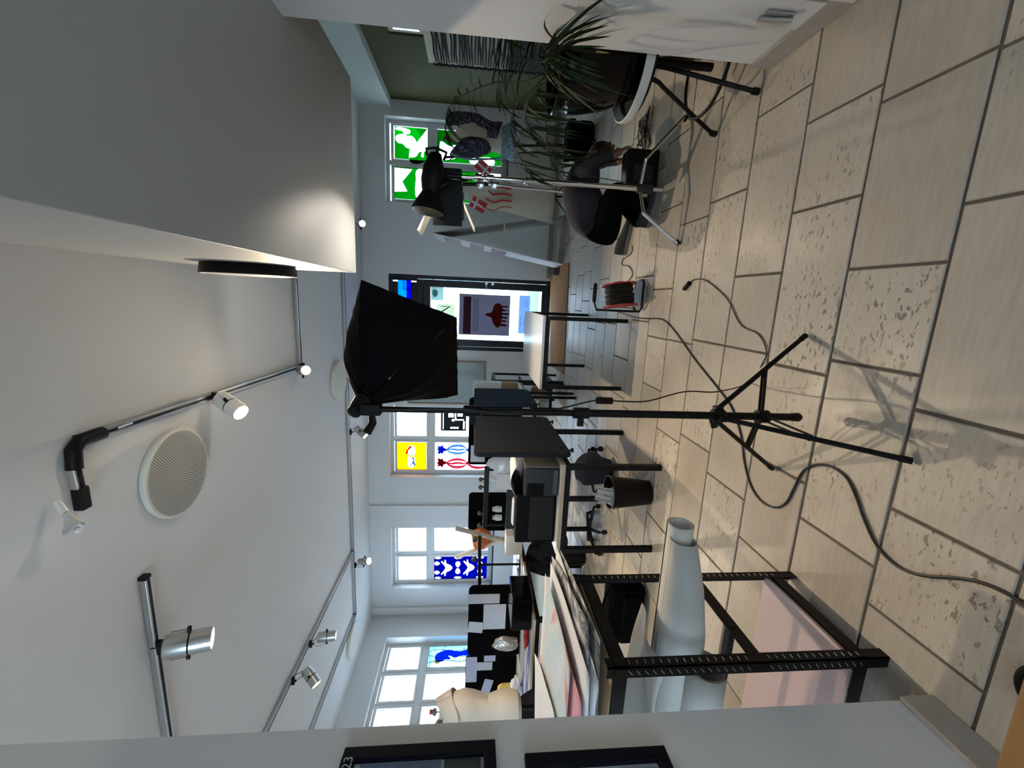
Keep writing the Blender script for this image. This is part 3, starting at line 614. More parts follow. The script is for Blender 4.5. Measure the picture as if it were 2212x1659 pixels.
# ================================================================== SOFTBOX ON ITS STAND
SX, SY = -.405, 1.486
t = thing('light_stand', 'black light stand with open tripod legs in the middle of the floor', 'light stand', (SX, SY, 0))
for (z0, z1, r) in ((.12, .99, .0145), (.97, 1.40, .0125), (1.38, 1.77, .0105)): MB().cyl((SX, SY, z0), (SX, SY, z1), r, 16).build('pole', BLK, t, smooth=True)
for z in (.985, 1.39): MB().lathe([(.012, -.035), (.021, -.03), (.021, .028), (.013, .034)], (SX, SY, z), n=16).box((SX-.05, SY-.008, z-.012), (SX-.015, SY+.008, z+.012)).build('clamp_collar', BLKP, t, smooth=True)
for z in (.444, .262): MB().lathe([(.014, -.025), (.026, -.022), (.026, .02), (.016, .026)], (SX, SY, z), n=12).build('leg_collar', BLKP, t, smooth=True)
MB().tube([(SX, SY, .47), (SX-.045, SY-.01, .455)], .013, 10).build('lock_knob', BLKP, t, smooth=True)
MB().lathe([(.012, -.03), (.018, -.02), (.016, .01)], (SX, SY, .13), n=12).build('pole_foot', BLKP, t, smooth=True)
for (fx, fy) in ((-.093, 1.641), (-.442, 1.125), (-.709, 1.696)):
    f = Vector((fx, fy, .010)); h = Vector((SX, SY, .444)); d = (f-h); dh = Vector((d.x, d.y, 0)).normalized(); h = h+dh*.024; d = f-h
    MB().cyl(h, f-d.normalized()*.012, .0095, 10).build('leg', BLK, t, smooth=True)
    MB().cyl(f-d.normalized()*.03, f, .0115, 10).build('rubber_foot', BLKP, t, smooth=True)
    mid = h+d*.52; lo_ = Vector((SX, SY, .262))+dh*.024
    br = MB(); sd = dh.cross(Vector((0, 0, 1)))
    for s in (-1, 1): br.beam(lo_+sd*.009*s, mid+sd*.009*s, .004, .012)
    br.build('brace', BLK, t)
    MB().box(h-Vector((.014, .014, .02)), h+Vector((.014, .014, .012))).build('leg_hinge', BLKP, t, bev=.003)
A = gy(775, 876, 1.50); P = [gy(780, 604, 1.80), gy(987, 686, 1.78), gy(989, 853, 1.98), gy(741, 765, 2.02)]
t = thing('softbox', 'large black fabric softbox on the light stand', 'softbox', (SX, SY, 1.77))
ctr = sum(P, Vector())/4
nrm = (P[1]-P[0]).cross(P[2]-P[1]).normalized();  nrm = nrm if nrm.dot(ctr-A) > 0 else -nrm
Lp = [p+(A-p)*.13-nrm*.01 for p in P]
Ar = [A+(p-A)*.12 for p in P]
SBF = mat('softbox fabric', (.004, .004, .005), .7, spec=.06, noise=.25, nscale=9, bump=.5, bscale=14)
for k in range(4):
    a0, a1, b0_, b1_ = Ar[k], Ar[(k+1) % 4], Lp[k], Lp[(k+1) % 4]
    out = ((a0+a1+b0_+b1_)/4-(A*.4+ctr*.6)).normalized()
    def f(u, v): return (a0*(1-u)+a1*u)*(1-v)+(b0_*(1-u)+b1_*u)*v - (ctr-A).normalized()*0 + out*(.035*math.sin(math.pi*u)*math.sin(math.pi*min(1, v*.9)) + .003*math.sin(19*u+7*v+k))
    MB().grid(f, 14, 14).build('side_panel', SBF, t, smooth=True)
    def g2(u, v): return (b0_*(1-u)+b1_*u)*(1-v)+(P[k]*(1-u)+P[(k+1) % 4]*u)*v+out*(.006*math.sin(math.pi*v)+.002*math.sin(40*u))*math.sin(math.pi*u)
    MB().grid(g2, 24, 3).build('front_lip', SBF, t, smooth=True)
MB().add([(p*.6+q*.4)*.97+ctr*.03 for p, q in zip(P, Lp)]+[ctr], [(0, 1, 4), (1, 2, 4), (2, 3, 4), (3, 0, 4)]).build('diffuser', mat('white diffuser cloth', (.7, .7, .7), .8), t)
MB().lathe([(.012, -.045), (.024, -.04), (.028, .0), (.03, .03)], A+(A-ctr).normalized()*.0, (ctr-A), 20).build('lamp_head', BLKP, t, smooth=True)
MB().box((SX-.02, SY-.022, 1.715), (SX+.02, SY+.022, 1.785)).build('head_bracket', BLKP, t, bev=.004)
MB().tube([(SX-.0, SY, 1.75), (SX-.05, SY-.005, 1.745), (SX-.085, SY-.01, 1.765)], [.010, .014, .016], 8).build('tilt_knob', BLKP, t, smooth=True)
# ------------------------------------------------------------------ cables
def cable(pts, r, name, lab, cat='cable', n=10): return solo(MB().tube(spline(pts, n), r, 8), name, CABLE, lab, cat, smooth=True)
F = lambda x, y, z=.006: gz(x, y, z)
t = thing('lamp_cord', 'thin black cord with inline switch hanging from the softbox to the floor', 'cord', (SX, SY, 0))
cp = [gy(812, 884, 1.47), gy(900, 884, 1.44), gy(990, 884, 1.46), gy(1100, 893, 1.47), gy(1200, 884, 1.50), gy(1288, 865, 1.55), gy(1345, 867, 1.62), gy(1400, 866, 1.66), gy(1480, 846, 1.74), gy(1550, 846, 1.80), F(1618, 826), F(1650, 780), F(1655, 755), F(1638, 722), F(1600, 701), F(1575, 652), F(1550, 625), F(1522, 605), F(1500, 604), F(1488, 612)]
MB().tube(spline(cp, 10), .0032, 8).build('cord', CABLE, t, smooth=True)
a, b = gy(1288, 865, 1.55), gy(1322, 866, 1.59); MB().beam(a, b, .028, .02).build('inline_switch', BLKP, t, bev=.006)
a, b = F(1489, 611, .012), F(1478, 624, .012); MB().cyl(a, b, .014, 12).build('plug', BLKP, t, smooth=True); d = (a-b).normalized()
pp = MB(); [pp.cyl(b-d*.0+Vector((0, 0, z)), b-d*.022+Vector((0, 0, z)), .0022, 6) for z in (-.006, .006)]; pp.build('plug_pins', ALU, t)
cable([F(1333, 672), F(1365, 684), F(1395, 688), F(1430, 690), F(1455, 712), F(1500, 775), F(1550, 838), F(1580, 880), F(1600, 940), F(1608, 1000), F(1622, 1050), F(1645, 1083), F(1674, 1096), F(1698, 1086), F(1715, 1055), F(1735, 1018), F(1765, 1004), F(1800, 1010), F(1830, 1034), F(1850, 1075), F(1866, 1120), F(1890, 1172), F(1920, 1208), F(1955, 1232), F(2000, 1244), F(2060, 1248), F(2110, 1256), F(2160, 1275), F(2212, 1303), F(2300, 1350)], .0048, 'extension_cable', 'black extension cable curving across the floor from the red reel to the viewer')
cable([F(1352, 611, .02), F(1363, 600), F(1366, 588), F(1358, 575), F(1344, 572), F(1346, 560), F(1358, 552), F(1365, 543), F(1366, 530)], .004, 'cable', 'short black cable between the red reel and the crouching person')
# ------------------------------------------------------------------ cable reel
rc = gy(1338, 638, 3.44); RX, RY, RZ = rc.x, 3.44, rc.z
t = thing('cable_reel', 'red drum cable reel wound with black cable in a black tube frame', 'cable reel', (RX, RY, 0))
ax = Vector((1, .12, .12)).normalized(); cc = Vector((RX, RY, RZ))
for s in (-1, 1): MB().lathe([(.02, -.003), (.125, -.003), (.142, -.007), (.142, .004), (.125, .005), (.02, .005)], cc+ax*(.088*s), ax*s, 40).build('flange', RED, t, smooth=True)
coil = MB(); 
for i in range(11): coil.lathe([(.105+.007*math.cos(q)+.004*(i % 3), .007*math.sin(q)) for q in [6.283*z/6 for z in range(7)]], cc+ax*(-.07+.014*i), ax, 26, cap=False)
coil.build('wound_cable', CABLE, t, smooth=True)
MB().lathe([(.10, -.085), (.10, .085)], cc, ax, 24).build('drum', BLKP, t)
MB().lathe([(.05, 0), (.045, .018), (0, .02)], cc+ax*.09, ax, 20).build('socket_hub', BLKP, t, smooth=True)
hx = -.125
MB().tube([(RX+.09, RY-.02, RZ+.215), (RX-.06, RY-.02, RZ+.215), (RX+hx, RY-.02, RZ+.19), (RX+hx, RY-.02, RZ), (RX+hx, RY-.02, .03), (RX+hx+.03, RY-.02, .012), (RX+.10, RY-.02, .012), (RX+.13, RY-.02, .02), (RX+.13, RY+.10, .012), (RX+.09, RY+.16, .012), (RX-.09, RY+.16, .012), (RX+hx, RY+.1, .02)], .0095, 10).build('tube_frame', BLK, t, smooth=True)
MB().cyl((RX-.06, RY-.02, RZ+.215), (RX+.08, RY-.02, RZ+.215), .017, 12).build('handle', BLKP, t, smooth=True)
MB().box((RX-.09, RY-.015, .02), (RX+.125, RY+.0, .075)).build('base_plate', mat('galvanised plate', (.4, .42, .45), .35, .6), t)
# ================================================================== RIGHT SIDE: chrome stand, lamps, crouching person
BX, BY = .80, 3.05
t = thing('chrome_stand', 'chrome studio stand with folding legs beside the crouching person', 'light stand', (BX, BY, 0))
MB().cyl((BX, BY, .22), (BX, BY, 1.05), .0175, 16).build('pole', CHR, t, smooth=True)
MB().cyl((BX, BY, 1.05), (BX-.003, BY, 1.40), .0145, 16).cyl((BX-.003, BY, 1.40), (BX-.004, BY, 1.52), .011, 16).build('riser', CHR, t, smooth=True)
for z in (1.05, 1.31, 1.39): MB().lathe([(.016, -.028), (.024, -.024), (.024, .024), (.016, .028)], (BX-.002, BY, z), n=16).cyl((BX, BY-.01, z), (BX-.045, BY-.02, z-.01), .008, 8).build('clamp_collar', CHR, t, smooth=True)
hb = MB().lathe([(.018, -.08), (.03, -.07), (.034, -.01), (.03, .03), (.018, .04)], (BX, BY, .25), n=16).build('leg_hub', GREYP, t, smooth=True)
MB().cyl((BX, BY, .19), (BX+.004, BY, .10), .012, 12).build('spigot', CHR, t, smooth=True)
for (fx, fy) in ((.424, 2.884), (1.25, 2.985), (.86, 3.58)):
    d = Vector((fx-BX, fy-BY, 0)).normalized(); b = Vector((BX, BY, .26))
    p = [b+d*.03, b+d*.17+Vector((0, 0, -.01)), b+d*.21+Vector((0, 0, -.03)), Vector((fx, fy, .02))]
    MB().tube(spline(p, 5), .0125, 12).build('leg', CHR, t, smooth=True)
    e = Vector((fx, fy, .013)); MB().tube([e+(b-e).normalized()*.03, e+d*.004], .0150, 12).build('rubber_foot', BLKP, t, smooth=True)
# grip arm folded down alongside
g0 = gy(1055, 398, 3.0); g1 = gy(1215, 415, 3.02)
t = thing('grip_arm', 'thin chrome grip arm folded down along the chrome stand', 'grip arm', g0)
MB().cyl(g0, g1, .008, 12).build('arm', CHR, t, smooth=True)
for x in (1038, 1068):
    p = gy(x, 397, 3.0); MB().lathe([(.012, -.02), (.026, -.016), (.026, .016), (.012, .02)], p, (0, -1, .1), 20).build('grip_head', ALU, t, smooth=True)
    MB().box(p-Vector((.004, .028, .03)), p+Vector((.004, -.02, .03))).build('wing_nut', BLKP, t, bev=.002)
g2 = gy(1000, 398, 3.0); MB().cyl(g0, g2, .012, 10).build('grip_handle', BLKP, t, smooth=True)
# reflector lamp
rear, front = gy(940, 338, 3.05), gy(924, 452, 3.02); ax = (front-rear).normalized()
t = thing('reflector_lamp', 'black studio lamp with bowl reflector on top of the chrome stand', 'studio lamp', (rear+front)/2)
LB = mat('lamp body black', (.005, .006, .006), .5, spec=.2, noise=.1)
MB().lathe([(0, -.02), (.045, -.015), (.062, .03), (.078, .07), (.082, .15), (.070, .20), (.058, .235), (.06, .25), (.0, .25)], rear, ax, 28, sx=1, sy=.8).build('housing', LB, t, smooth=True)
MB().lathe([(.055, .235), (.062, .25), (.088, .30), (.105, .345), (.108, .36), (.104, .36), (.083, .302), (.05, .245)], rear, ax, 32, cap=False).build('reflector', [LB], t, smooth=True)
hd = MB(); u3 = Vector((0, 0, 1)); hd.tube([rear+u3*.05-ax*.0, rear+u3*.065-ax*.045, rear-u3*.0-ax*.055, rear-u3*.07-ax*.03, rear-u3*.06+ax*.02], .010, 8); hd.build('rear_handle', LB, t, smooth=True)
MB().tube([rear+ax*.20-u3*.05, rear+ax*.16-u3*.11, Vector((BX-.004, BY, 1.60)), Vector((BX-.004, BY, 1.50))], .020, 10).build('yoke', BLKP, t, smooth=True)
MB().tube([rear-u3*.07, rear-u3*.12-Vector((0, .02, 0))], .008, 8).build('cable_plug', BLKP, t, smooth=True)
MB().lathe([(0, .27), (.022, .275), (.026, .30), (.016, .325), (0, .33)], rear, ax, 16).build('bulb', LAMPG, t, smooth=True)
light('lamp_light', 'SPOT', rear+ax*.335, 24, (1, .9, .78), ax+Vector((0, -.05, .62)), .05, 125, .35)
# barn-door lamp just behind it
a, b = gy(935, 486, 3.12), gy(1000, 397, 3.12)
t = thing('barn_door_lamp', 'black barn-door lamp whose flat leaf faces the viewer', 'studio lamp', (b.x, 3.2, b.z))
MB().box((b.x+.0, 3.13, b.z+.01), (b.x+.10, 3.36, a.z-.01)).build('housing', LB, t, bev=.01)
MB().box((a.x, 3.115, b.z), (b.x, 3.121, a.z)).build('near_leaf', LB, t, bev=.001)
MB().slab([(a.x+.12, 3.58, b.z), (b.x, 3.37, b.z), (b.x, 3.37, a.z), (a.x+.12, 3.58, a.z)], (0, .006, 0)).build('far_leaf', LB, t)
LF = mat('lamp-lit leaf', (.55, .50, .42), .5)  # pale warm colour paints the lamp's glow onto top and bottom leaves
p0, p1 = gy(923, 455, 3.12), gy(903, 497, 3.12); MB().slab([p0, p1, p1+Vector((0, .24, 0)), p0+Vector((0, .24, 0))], (0, 0, .006)).build('top_leaf', LF, t)
p0, p1 = gy(1001, 434, 3.12), gy(1024, 490, 3.12); MB().slab([p0, p1, p1+Vector((0, .24, 0)), p0+Vector((0, .24, 0))], (0, 0, -.006)).build('bottom_leaf', LF, t)
MB().box((b.x-.006, 3.14, b.z+.02), (b.x-.001, 3.35, a.z-.02)).build('led_face', mat('lit led face', (1, .95, .85), .4, noise=0, emis=(1, .9, .72), estr=30), t)
MB().tube([(b.x+.05, 3.24, b.z+.02), (b.x+.05, 3.2, b.z-.05), (BX-.0, BY+.03, 1.46)], .012, 8).build('mount', BLKP, t, smooth=True)
cable([gy(905+60, 350, 3.04), gy(985, 340, 3.02), gy(1040, 342, 3.02), gy(1100, 350, 3.02), gy(1160, 362, 3.03), gy(1220, 372, 3.03), gy(1300, 385, 3.03), gy(1380, 400, 3.05)], .003, 'lamp_cord', 'thin cord hanging from the studio lamp down the chrome stand', 'cord')
# power supply box and tangle of cable
p = gz(1424, 366); t = thing('power_box', 'black power supply box on the floor in front of the crouching person', 'power box', (p.x, p.y+.08, 0))
MB().box((p.x-.14, p.y, .004), (p.x+.14, p.y+.16, .25)).build('case', BLKP, t, bev=.012)
MB().box((p.x-.10, p.y-.006, .05), (p.x+.02, p.y, .20)).build('socket_panel', GREYP, t, bev=.002)
rk = random.Random(4); q = gz(1395, 285)
for k in range(4):
    pts = [Vector((q.x+rk.uniform(-.2, .16), q.y+rk.uniform(-.16, .2), .006+.03*(j % 3 == 1)+.004*k)) for j in range(8)]
    cable(pts, .0045, 'looped_cable', ['tangled black cable loop nearest the potted palm stool', 'black cable loop lying over the tangle by the power box', 'loose black cable coil behind the chrome leg', 'thin black cable crossing the tangle on the floor'][k])
# ------------------------------------------------------------------ person crouching, bent forward to the right
def figure_mesh(name, J, E, lab_of, mats, parent, sub=3):
    ks = list(J); bm = bmesh.new(); vs = {k: bm.verts.new(Vector(J[k][0])-WL[parent.name]) for k in ks}
    for a_, b_ in E: bm.edges.new((vs[a_], vs[b_]))
    me = bpy.data.meshes.new(name); bm.to_mesh(me); bm.free()
    o = bpy.data.objects.new(name+'_tmp', me); sc.collection.objects.link(o)
    md = o.modifiers.new('skin', 'SKIN'); md.use_smooth_shade = True
    for i, k in enumerate(ks):
        sv = me.skin_vertices[0].data[i]; r = J[k][1]; sv.radius = (r, r) if not hasattr(r, '__len__') else r; sv.use_root = (i == 0)
    s2_ = o.modifiers.new('sub', 'SUBSURF'); s2_.levels = s2_.render_levels = sub
    dg = bpy.context.evaluated_depsgraph_get(); nm = bpy.data.meshes.new_from_object(o.evaluated_get(dg)); nm.name = name
    bpy.data.objects.remove(o)
    nm.materials.clear()
    for m_ in mats: nm.materials.append(m_)
    segs = [(Vector(J[a_][0])-WL[parent.name], Vector(J[b_][0])-WL[parent.name], lab_of(a_, b_), J[a_][1], J[b_][1]) for a_, b_ in E]
    for f in nm.polygons:
        c = f.center; best = None
        for p_, q_, l_, ra, rb_ in segs:
            d = q_-p_; tt = max(0, min(1, (c-p_).dot(d)/max(d.length_squared, 1e-9))); dd = (c-(p_+d*tt)).length-(ra*(1-tt)+rb_*tt)
            if best is None or dd < best[0]: best = (dd, l_)
        f.material_index = best[1]; f.use_smooth = True
    ob = bpy.data.objects.new(name, nm); sc.collection.objects.link(ob); ob.parent = parent; WL[ob.name] = WL[parent.name]; return ob
PY = 3.50
G = lambda x, y, Y=PY: gy(x, y, Y)
t = thing('person', 'person in dark clothes crouching and bending over a black box', 'person', G(1428, 440))
J = {'pelvis': (G(1298, 506), .175), 'waist': (G(1264, 462), .172), 'chest': (G(1254, 408), .165), 'upper': (G(1255, 375, 3.55), .125), 'neck': (G(1268, 352, 3.62), .055), 'head0': (G(1284, 342, 3.72), .06), 'head1': (G(1300, 335, 3.78), .075),
     'shr': (G(1262, 372, 3.36), .062), 'elr': (G(1288, 340, 3.30), .046), 'wrr': (G(1322, 338, 3.30), .030), 'hdr': (G(1338, 328, 3.30), .032),
     'shl': (G(1262, 372, 3.76), .06), 'ell': (G(1300, 350, 3.84), .045), 'wrl': (G(1335, 350, 3.70), .030), 'hdl': (G(1350, 348, 3.66), .032),
     'hipr': (G(1306, 505, 3.38), .125), 'kner': (G(1330, 405, 3.28), .095), 'ankr': (G(1398, 452, 3.34), .046), 'toer': (G(1416, 420, 3.24), .036),
     'hipl': (G(1305, 502, 3.64), .12), 'knel': (G(1332, 418, 3.74), .09), 'ankl': (G(1385, 490, 3.62), .046), 'toel': (G(1400, 460, 3.6), .036)}
E_ = [('pelvis', 'waist'), ('waist', 'chest'), ('chest', 'upper'), ('upper', 'neck'), ('neck', 'head0'), ('head0', 'head1'), ('upper', 'shr'), ('shr', 'elr'), ('elr', 'wrr'), ('wrr', 'hdr'), ('upper', 'shl'), ('shl', 'ell'), ('ell', 'wrl'), ('wrl', 'hdl'),
      ('pelvis', 'hipr'), ('hipr', 'kner'), ('kner', 'ankr'), ('pelvis', 'hipl'), ('hipl', 'knel'), ('knel', 'ankl')]
J.pop('toer'); J.pop('toel')
for s, base in (('r', 'hdr'), ('l', 'hdl')):
    h0 = J[base][0]; dn = Vector((.55, 0, -.8)).normalized(); sd = Vector((.2, 1, .1)).normalized()
    for k in range(4):
        o0 = h0+sd*(.016*(k-1.5))+dn*.03; L = (.034, .04, .037, .028)[k]
        J[f'f{s}{k}a'] = (o0, .0105); J[f'f{s}{k}b'] = (o0+dn*L, .009); J[f'f{s}{k}c'] = (o0+dn*L*1.5+Vector((-.018, 0, -.012)), .0078)
        E_ += [(base, f'f{s}{k}a'), (f'f{s}{k}a', f'f{s}{k}b'), (f'f{s}{k}b', f'f{s}{k}c')]
    o0 = h0-sd*.028+dn*.005; J[f't{s}a'] = (o0, .0115); J[f't{s}b'] = (o0-sd*.012+dn*.035, .0095); E_ += [(base, f't{s}a'), (f't{s}a', f't{s}b')]
TEE = mat('charcoal shirt', (.03, .03, .036), .8, spec=.15, noise=.2, nscale=5, bump=.5, bscale=9); TRS = mat('black trousers', (.0025, .0025, .003), .85, spec=.04, noise=.2, nscale=6)
def lab_of(a_, b_):
    if a_ in ('wrr', 'wrl') or a_[0] in 'ft' and a_[1] in 'rl' or a_ in ('hdr', 'hdl', 'head0', 'neck'): return 2
    if 'kn' in a_ or 'kn' in b_ or 'hip' in b_ or a_ == 'pelvis' and b_ != 'waist': return 1
    return 0
figure_mesh('body', J, E_, lab_of, [TEE, TRS, SKIN], t)
HAIR = mat('dark hair', (.012, .009, .008), .6, noise=.3, nscale=40)
hc = J['head1'][0]; MB().ball(hc+Vector((-.004, -.008, .012)), .108, 16, sc3=(1.0, .95, 1.0)).build('hair', HAIR, t, smooth=True)
fc = (J['head1'][0]-J['head0'][0]).normalized(); fd = Vector((.6, -.1, -.75)).normalized(); hh = MB()
hh.ball(hc+fd*.03, .088, 14, sc3=(.95, .85, 1)); hh.ball(hc+fd*.115, .016, 8)
for s in (-1, 1): hh.ball(hc+fd*.02+Vector((0, .085*s, 0)), .02, 8, sc3=(1, .4, 1.3))
hh.build('face', SKIN, t, smooth=True)
for s in (-1, 1): MB().ball(hc+fd*.105+Vector((.02, .03*s, .03)), .009, 8).build('eye', BLKG, t, smooth=True)
MB().tube([hc+fd*.1+Vector((.0, -.02, -.045)), hc+fd*.105+Vector((0, 0, -.05)), hc+fd*.1+Vector((0, .02, -.045))], .005, 6).build('mouth', mat('lips', (.25, .09, .07), .5), t)
SOLE = mat('pale grey sole', (.16, .16, .155), .7); SHOE = mat('dark green-black trainer', (.02, .024, .022), .7)
for (hx_, hy_, tx_, ty_, lab) in ((1392, 520, 1425, 405, 'right'), (1350, 552, 1368, 470, 'left')):
    heel, toe = gz(hx_, hy_, 0), gz(tx_, ty_, 0); L = (toe-heel).length; d = (toe-heel).normalized()
    toe = heel+d*min(max(L, .29), .31) if lab == 'left' else toe; heel = toe-d*.30; sd = d.cross(Vector((0, 0, 1)))
    secs = [(0, .030, .09), (.05, .038, .095), (.12, .036, .085), (.20, .044, .06), (.26, .042, .045), (.295, .024, .035)]
    sh = MB(); n = 12; vs = []
    for (s_, w_, h_) in secs:
        for j in range(n): a_ = math.pi*j/(n-1); vs.append(heel+d*s_+sd*(w_*math.cos(a_))+Vector((0, 0, .028+h_*math.sin(a_)*.9)))
    sh.add(vs, [(i*n+j, i*n+j+1, (i+1)*n+j+1, (i+1)*n+j) for i in range(len(secs)-1) for j in range(n-1)]+[tuple(range(n)), tuple((len(secs)-1)*n+j for j in range(n))])
    so = sh.build('shoe', SHOE, t, smooth=True)
    sl = MB(); out = [heel+d*s_+sd*(w_+.004) for s_, w_, h_ in secs]+[heel+d*s_-sd*(w_+.004) for s_, w_, h_ in secs[::-1]]
    sl.slab(out, (0, 0, .03)).build('sole', SOLE, so, bev=.003)
    lc = MB(); [lc.tube([heel+d*(.13+.025*k)+sd*.022+Vector((0, 0, .1-.012*k)), heel+d*(.14+.025*k)-sd*.022+Vector((0, 0, .1-.012*k))], .003, 6) for k in range(4)]; lc.build('laces', SOLE, so)
# shoulder bag on the floor by the radiator
p = gz(1285, 300); t = thing('camera_bag', 'black camera bag with brown strap on the floor near the radiator', 'bag', (p.x, p.y+.15, 0))
w_ = .20; 
MB().box((p.x-w_, p.y, .01), (p.x+w_, p.y+.26, .30)).build('body', BLKF, t, bev=.04)
MB().box((p.x-w_*.9, p.y-.05, .05), (p.x+w_*.9, p.y, .2)).build('front_pocket', BLKF, t, bev=.02)
MB().box((p.x-w_*1.02, p.y-.02, .24), (p.x+w_*1.02, p.y+.27, .33)).build('flap', BLKF, t, bev=.02)
MB().tube(spline([(p.x+w_, p.y+.12, .3), (p.x+w_*.6, p.y+.1, .52), (p.x-w_*.2, p.y+.12, .56), (p.x-w_, p.y+.13, .32)], 6), .014, 8, flat=.4).build('strap', BROWN, t, smooth=True)
for s in (-1, 1): MB().lathe([(.018+.004*math.cos(a), .004*math.sin(a)) for a in [6.283*k/8 for k in range(9)]], (p.x+s*w_, p.y+.0, .30), (1, 0, 0), 14, cap=False).build('ring', ALU, t, smooth=True)
# ================================================================== STOOL AND PALM
QX, QY = 1.285, 2.47
t = thing('swivel_stool', 'black metal swivel stool with white rimmed seat under the palm', 'stool', (QX, QY, 0))
for (fx, fy) in ((1.072, 2.225), (1.006, 2.592), (1.53, 2.30), (1.47, 2.72)):
    f = Vector((fx, fy, .012)); c_ = Vector((QX, QY, 0)); d = (Vector((fx, fy, 0))-c_); d0 = d.normalized()
    pts = [c_+d0*.06+Vector((0, 0, .52)), c_+d0*.085+Vector((0, 0, .42)), c_+d0*.12+Vector((0, 0, .36)), f+Vector((0, 0, .012))]
    MB().tube(spline(pts, 5), .0115, 10).build('leg', BLK, t, smooth=True)
    MB().cyl(f+Vector((0, 0, .025))-d0*.005, f-Vector((0, 0, .008)), .0165, 12).build('rubber_foot', BLKP, t, smooth=True)
MB().tube([Vector((QX+.235*math.cos(a), QY+.235*math.sin(a), .165)) for a in [6.2832*k/40 for k in range(41)]], .009, 8).build('foot_ring', BLK, t, smooth=True)
MB().cyl((QX, QY, .14), (QX, QY, .53), .021, 16).build('screw_column', BLKP, t, smooth=True)
MB().lathe([(0, .50), (.10, .505), (.25, .53), (.262, .555), (.0, .556)], (QX, QY, 0), n=40).build('seat', BLKP, t, smooth=True)
MB().lathe([(.262, .552), (.285, .556), (.293, .575), (.292, .60), (.285, .602), (.278, .578), (.262, .566)], (QX, QY, 0), n=48, cap=False).build('rim', mat('white rim', (.62, .62, .60), .5), t, smooth=True)
t = thing('potted_palm', 'palm in a glossy black ceramic pot on the stool at the right', 'plant', (QX, QY, .56))
PZ = .558
MB().lathe([(0, PZ), (.19, PZ), (.205, PZ+.03), (.245, PZ+.16), (.272, PZ+.30), (.278, PZ+.36), (.262, PZ+.385), (.262, PZ+.40), (.286, PZ+.425), (.288, PZ+.44), (.278, PZ+.445), (.255, PZ+.42), (.25, PZ+.38), (0, PZ+.38)], (QX, QY, 0), n=56).build('pot', BLKG, t, smooth=True)
MB().lathe([(0, PZ+.385), (.2, PZ+.39), (.249, PZ+.384)], (QX, QY, 0), n=30, cap=False).build('soil', mat('potting soil', (.03, .02, .014), .95, noise=.4, nscale=50, bump=.5), t)
rp = random.Random(9)
def leaflet(parent, base, d, L, wd, droop=.35, m=LEAF, name='leaflet'):
    d = Vector(d).normalized(); side = d.cross(Vector((0, 0, 1))); side = side.normalized() if side.length > .05 else Vector((1, 0, 0)); side = (side+Vector((rp.uniform(-.5, .5), rp.uniform(-.5, .5), rp.uniform(-.6, .6)))).normalized(); up = side.cross(d).normalized()
    vs = []; n = 6
    for i in range(n+1):
        s = i/n; c_ = Vector(base)+d*(L*s)+Vector((0, 0, -droop*L*s*s)); w2 = wd*(math.sin(math.pi*min(1, .12+.88*s))**.7)*(1 if i < n else .04)
        vs += [c_-side*w2, c_+up*(-.35*w2), c_+side*w2]
    mb = MB().add(vs, [(3*i+j, 3*i+j+1, 3*i+j+4, 3*i+j+3) for i in range(n) for j in (0, 1)]); return mb.build(name, m, parent, smooth=True, auto=80)
def frond(path, n, L, wd, spread=.9, droop=.35, side_bias=0., start=.3, r=.0045, lm=LEAF):
    pts = spline(path, 8); N_ = len(pts); fr = MB().tube(pts, [r*(1-.75*i/(N_-1)) for i in range(N_)], 6).build('frond', STEM, t, smooth=True)
    for k in range(n):
        s = start+(1-start)*k/max(1, n-1); i = min(N_-2, int(s*(N_-1))); dr = (pts[i+1]-pts[i]).normalized(); sd = dr.cross(Vector((0, -.3, 1))); sd = sd.normalized() if sd.length > .1 else Vector((1, 0, 0))
        for q_ in (-1, 1):
            if side_bias and rp.random() < abs(side_bias) and q_*side_bias < 0: continue
            ll = L*(.55+.6*math.sin(math.pi*(.15+.8*(k/max(1, n-1)))))*rp.uniform(.8, 1.15)
            leaflet(fr, pts[i], dr*(.55+rp.uniform(-.15, .2))+sd*q_*spread+Vector((0, rp.uniform(-.3, .3), rp.uniform(-.3, .1))), ll, wd*rp.uniform(.7, 1.15), droop*rp.uniform(.5, 1.5), lm)
    return fr
root = Vector((QX-.01, QY-.02, PZ+.40))
gp = lambda L: [root]+[gy(x, y, Y) for x, y, Y in L]
frond(gp([(1150, 170, 2.5), (1072, 178, 2.6), (1014, 199, 2.65), (975, 225, 2.7), (963, 258, 2.72), (966, 300, 2.75)]), 13, .17, .008, droop=.5, start=.42)
frond(gp([(1160, 185, 2.5), (1120, 222, 2.55), (1104, 262, 2.6), (1110, 310, 2.65), (1128, 350, 2.65), (1150, 385, 2.7)]), 12, .20, .008, droop=.7, start=.35)
frond(gp([(1195, 190, 2.4), (1180, 240, 2.4), (1182, 300, 2.4), (1192, 335, 2.4), (1215, 365, 2.4)]), 8, .16, .006, droop=.7, start=.5, r=.0035)
frond(gp([(1150, 150, 2.6), (1100, 165, 2.75), (1075, 190, 2.85), (1072, 215, 2.9)]), 8, .17, .008, start=.4)
frond(gp([(1170, 130, 2.5), (1120, 125, 2.6), (1085, 120, 2.7), (1075, 112, 2.75)]), 10, .2, .009, start=.35)
frond(gp([(1185, 165, 2.2), (1150, 205, 2.15), (1135, 240, 2.15), (1150, 280, 2.15)]), 9, .18, .008, droop=.8, start=.35)
frond(gp([(1185, 128, 2.2), (1180, 116, 2.12), (1190, 105, 2.08)]), 5, .2, .010, droop=.9, start=.5)
frond(gp([(1190, 140, 2.1), (1175, 135, 2.0), (1182, 128, 1.95), (1200, 125, 1.92)]), 8, .20, .010, droop=1., start=.5)
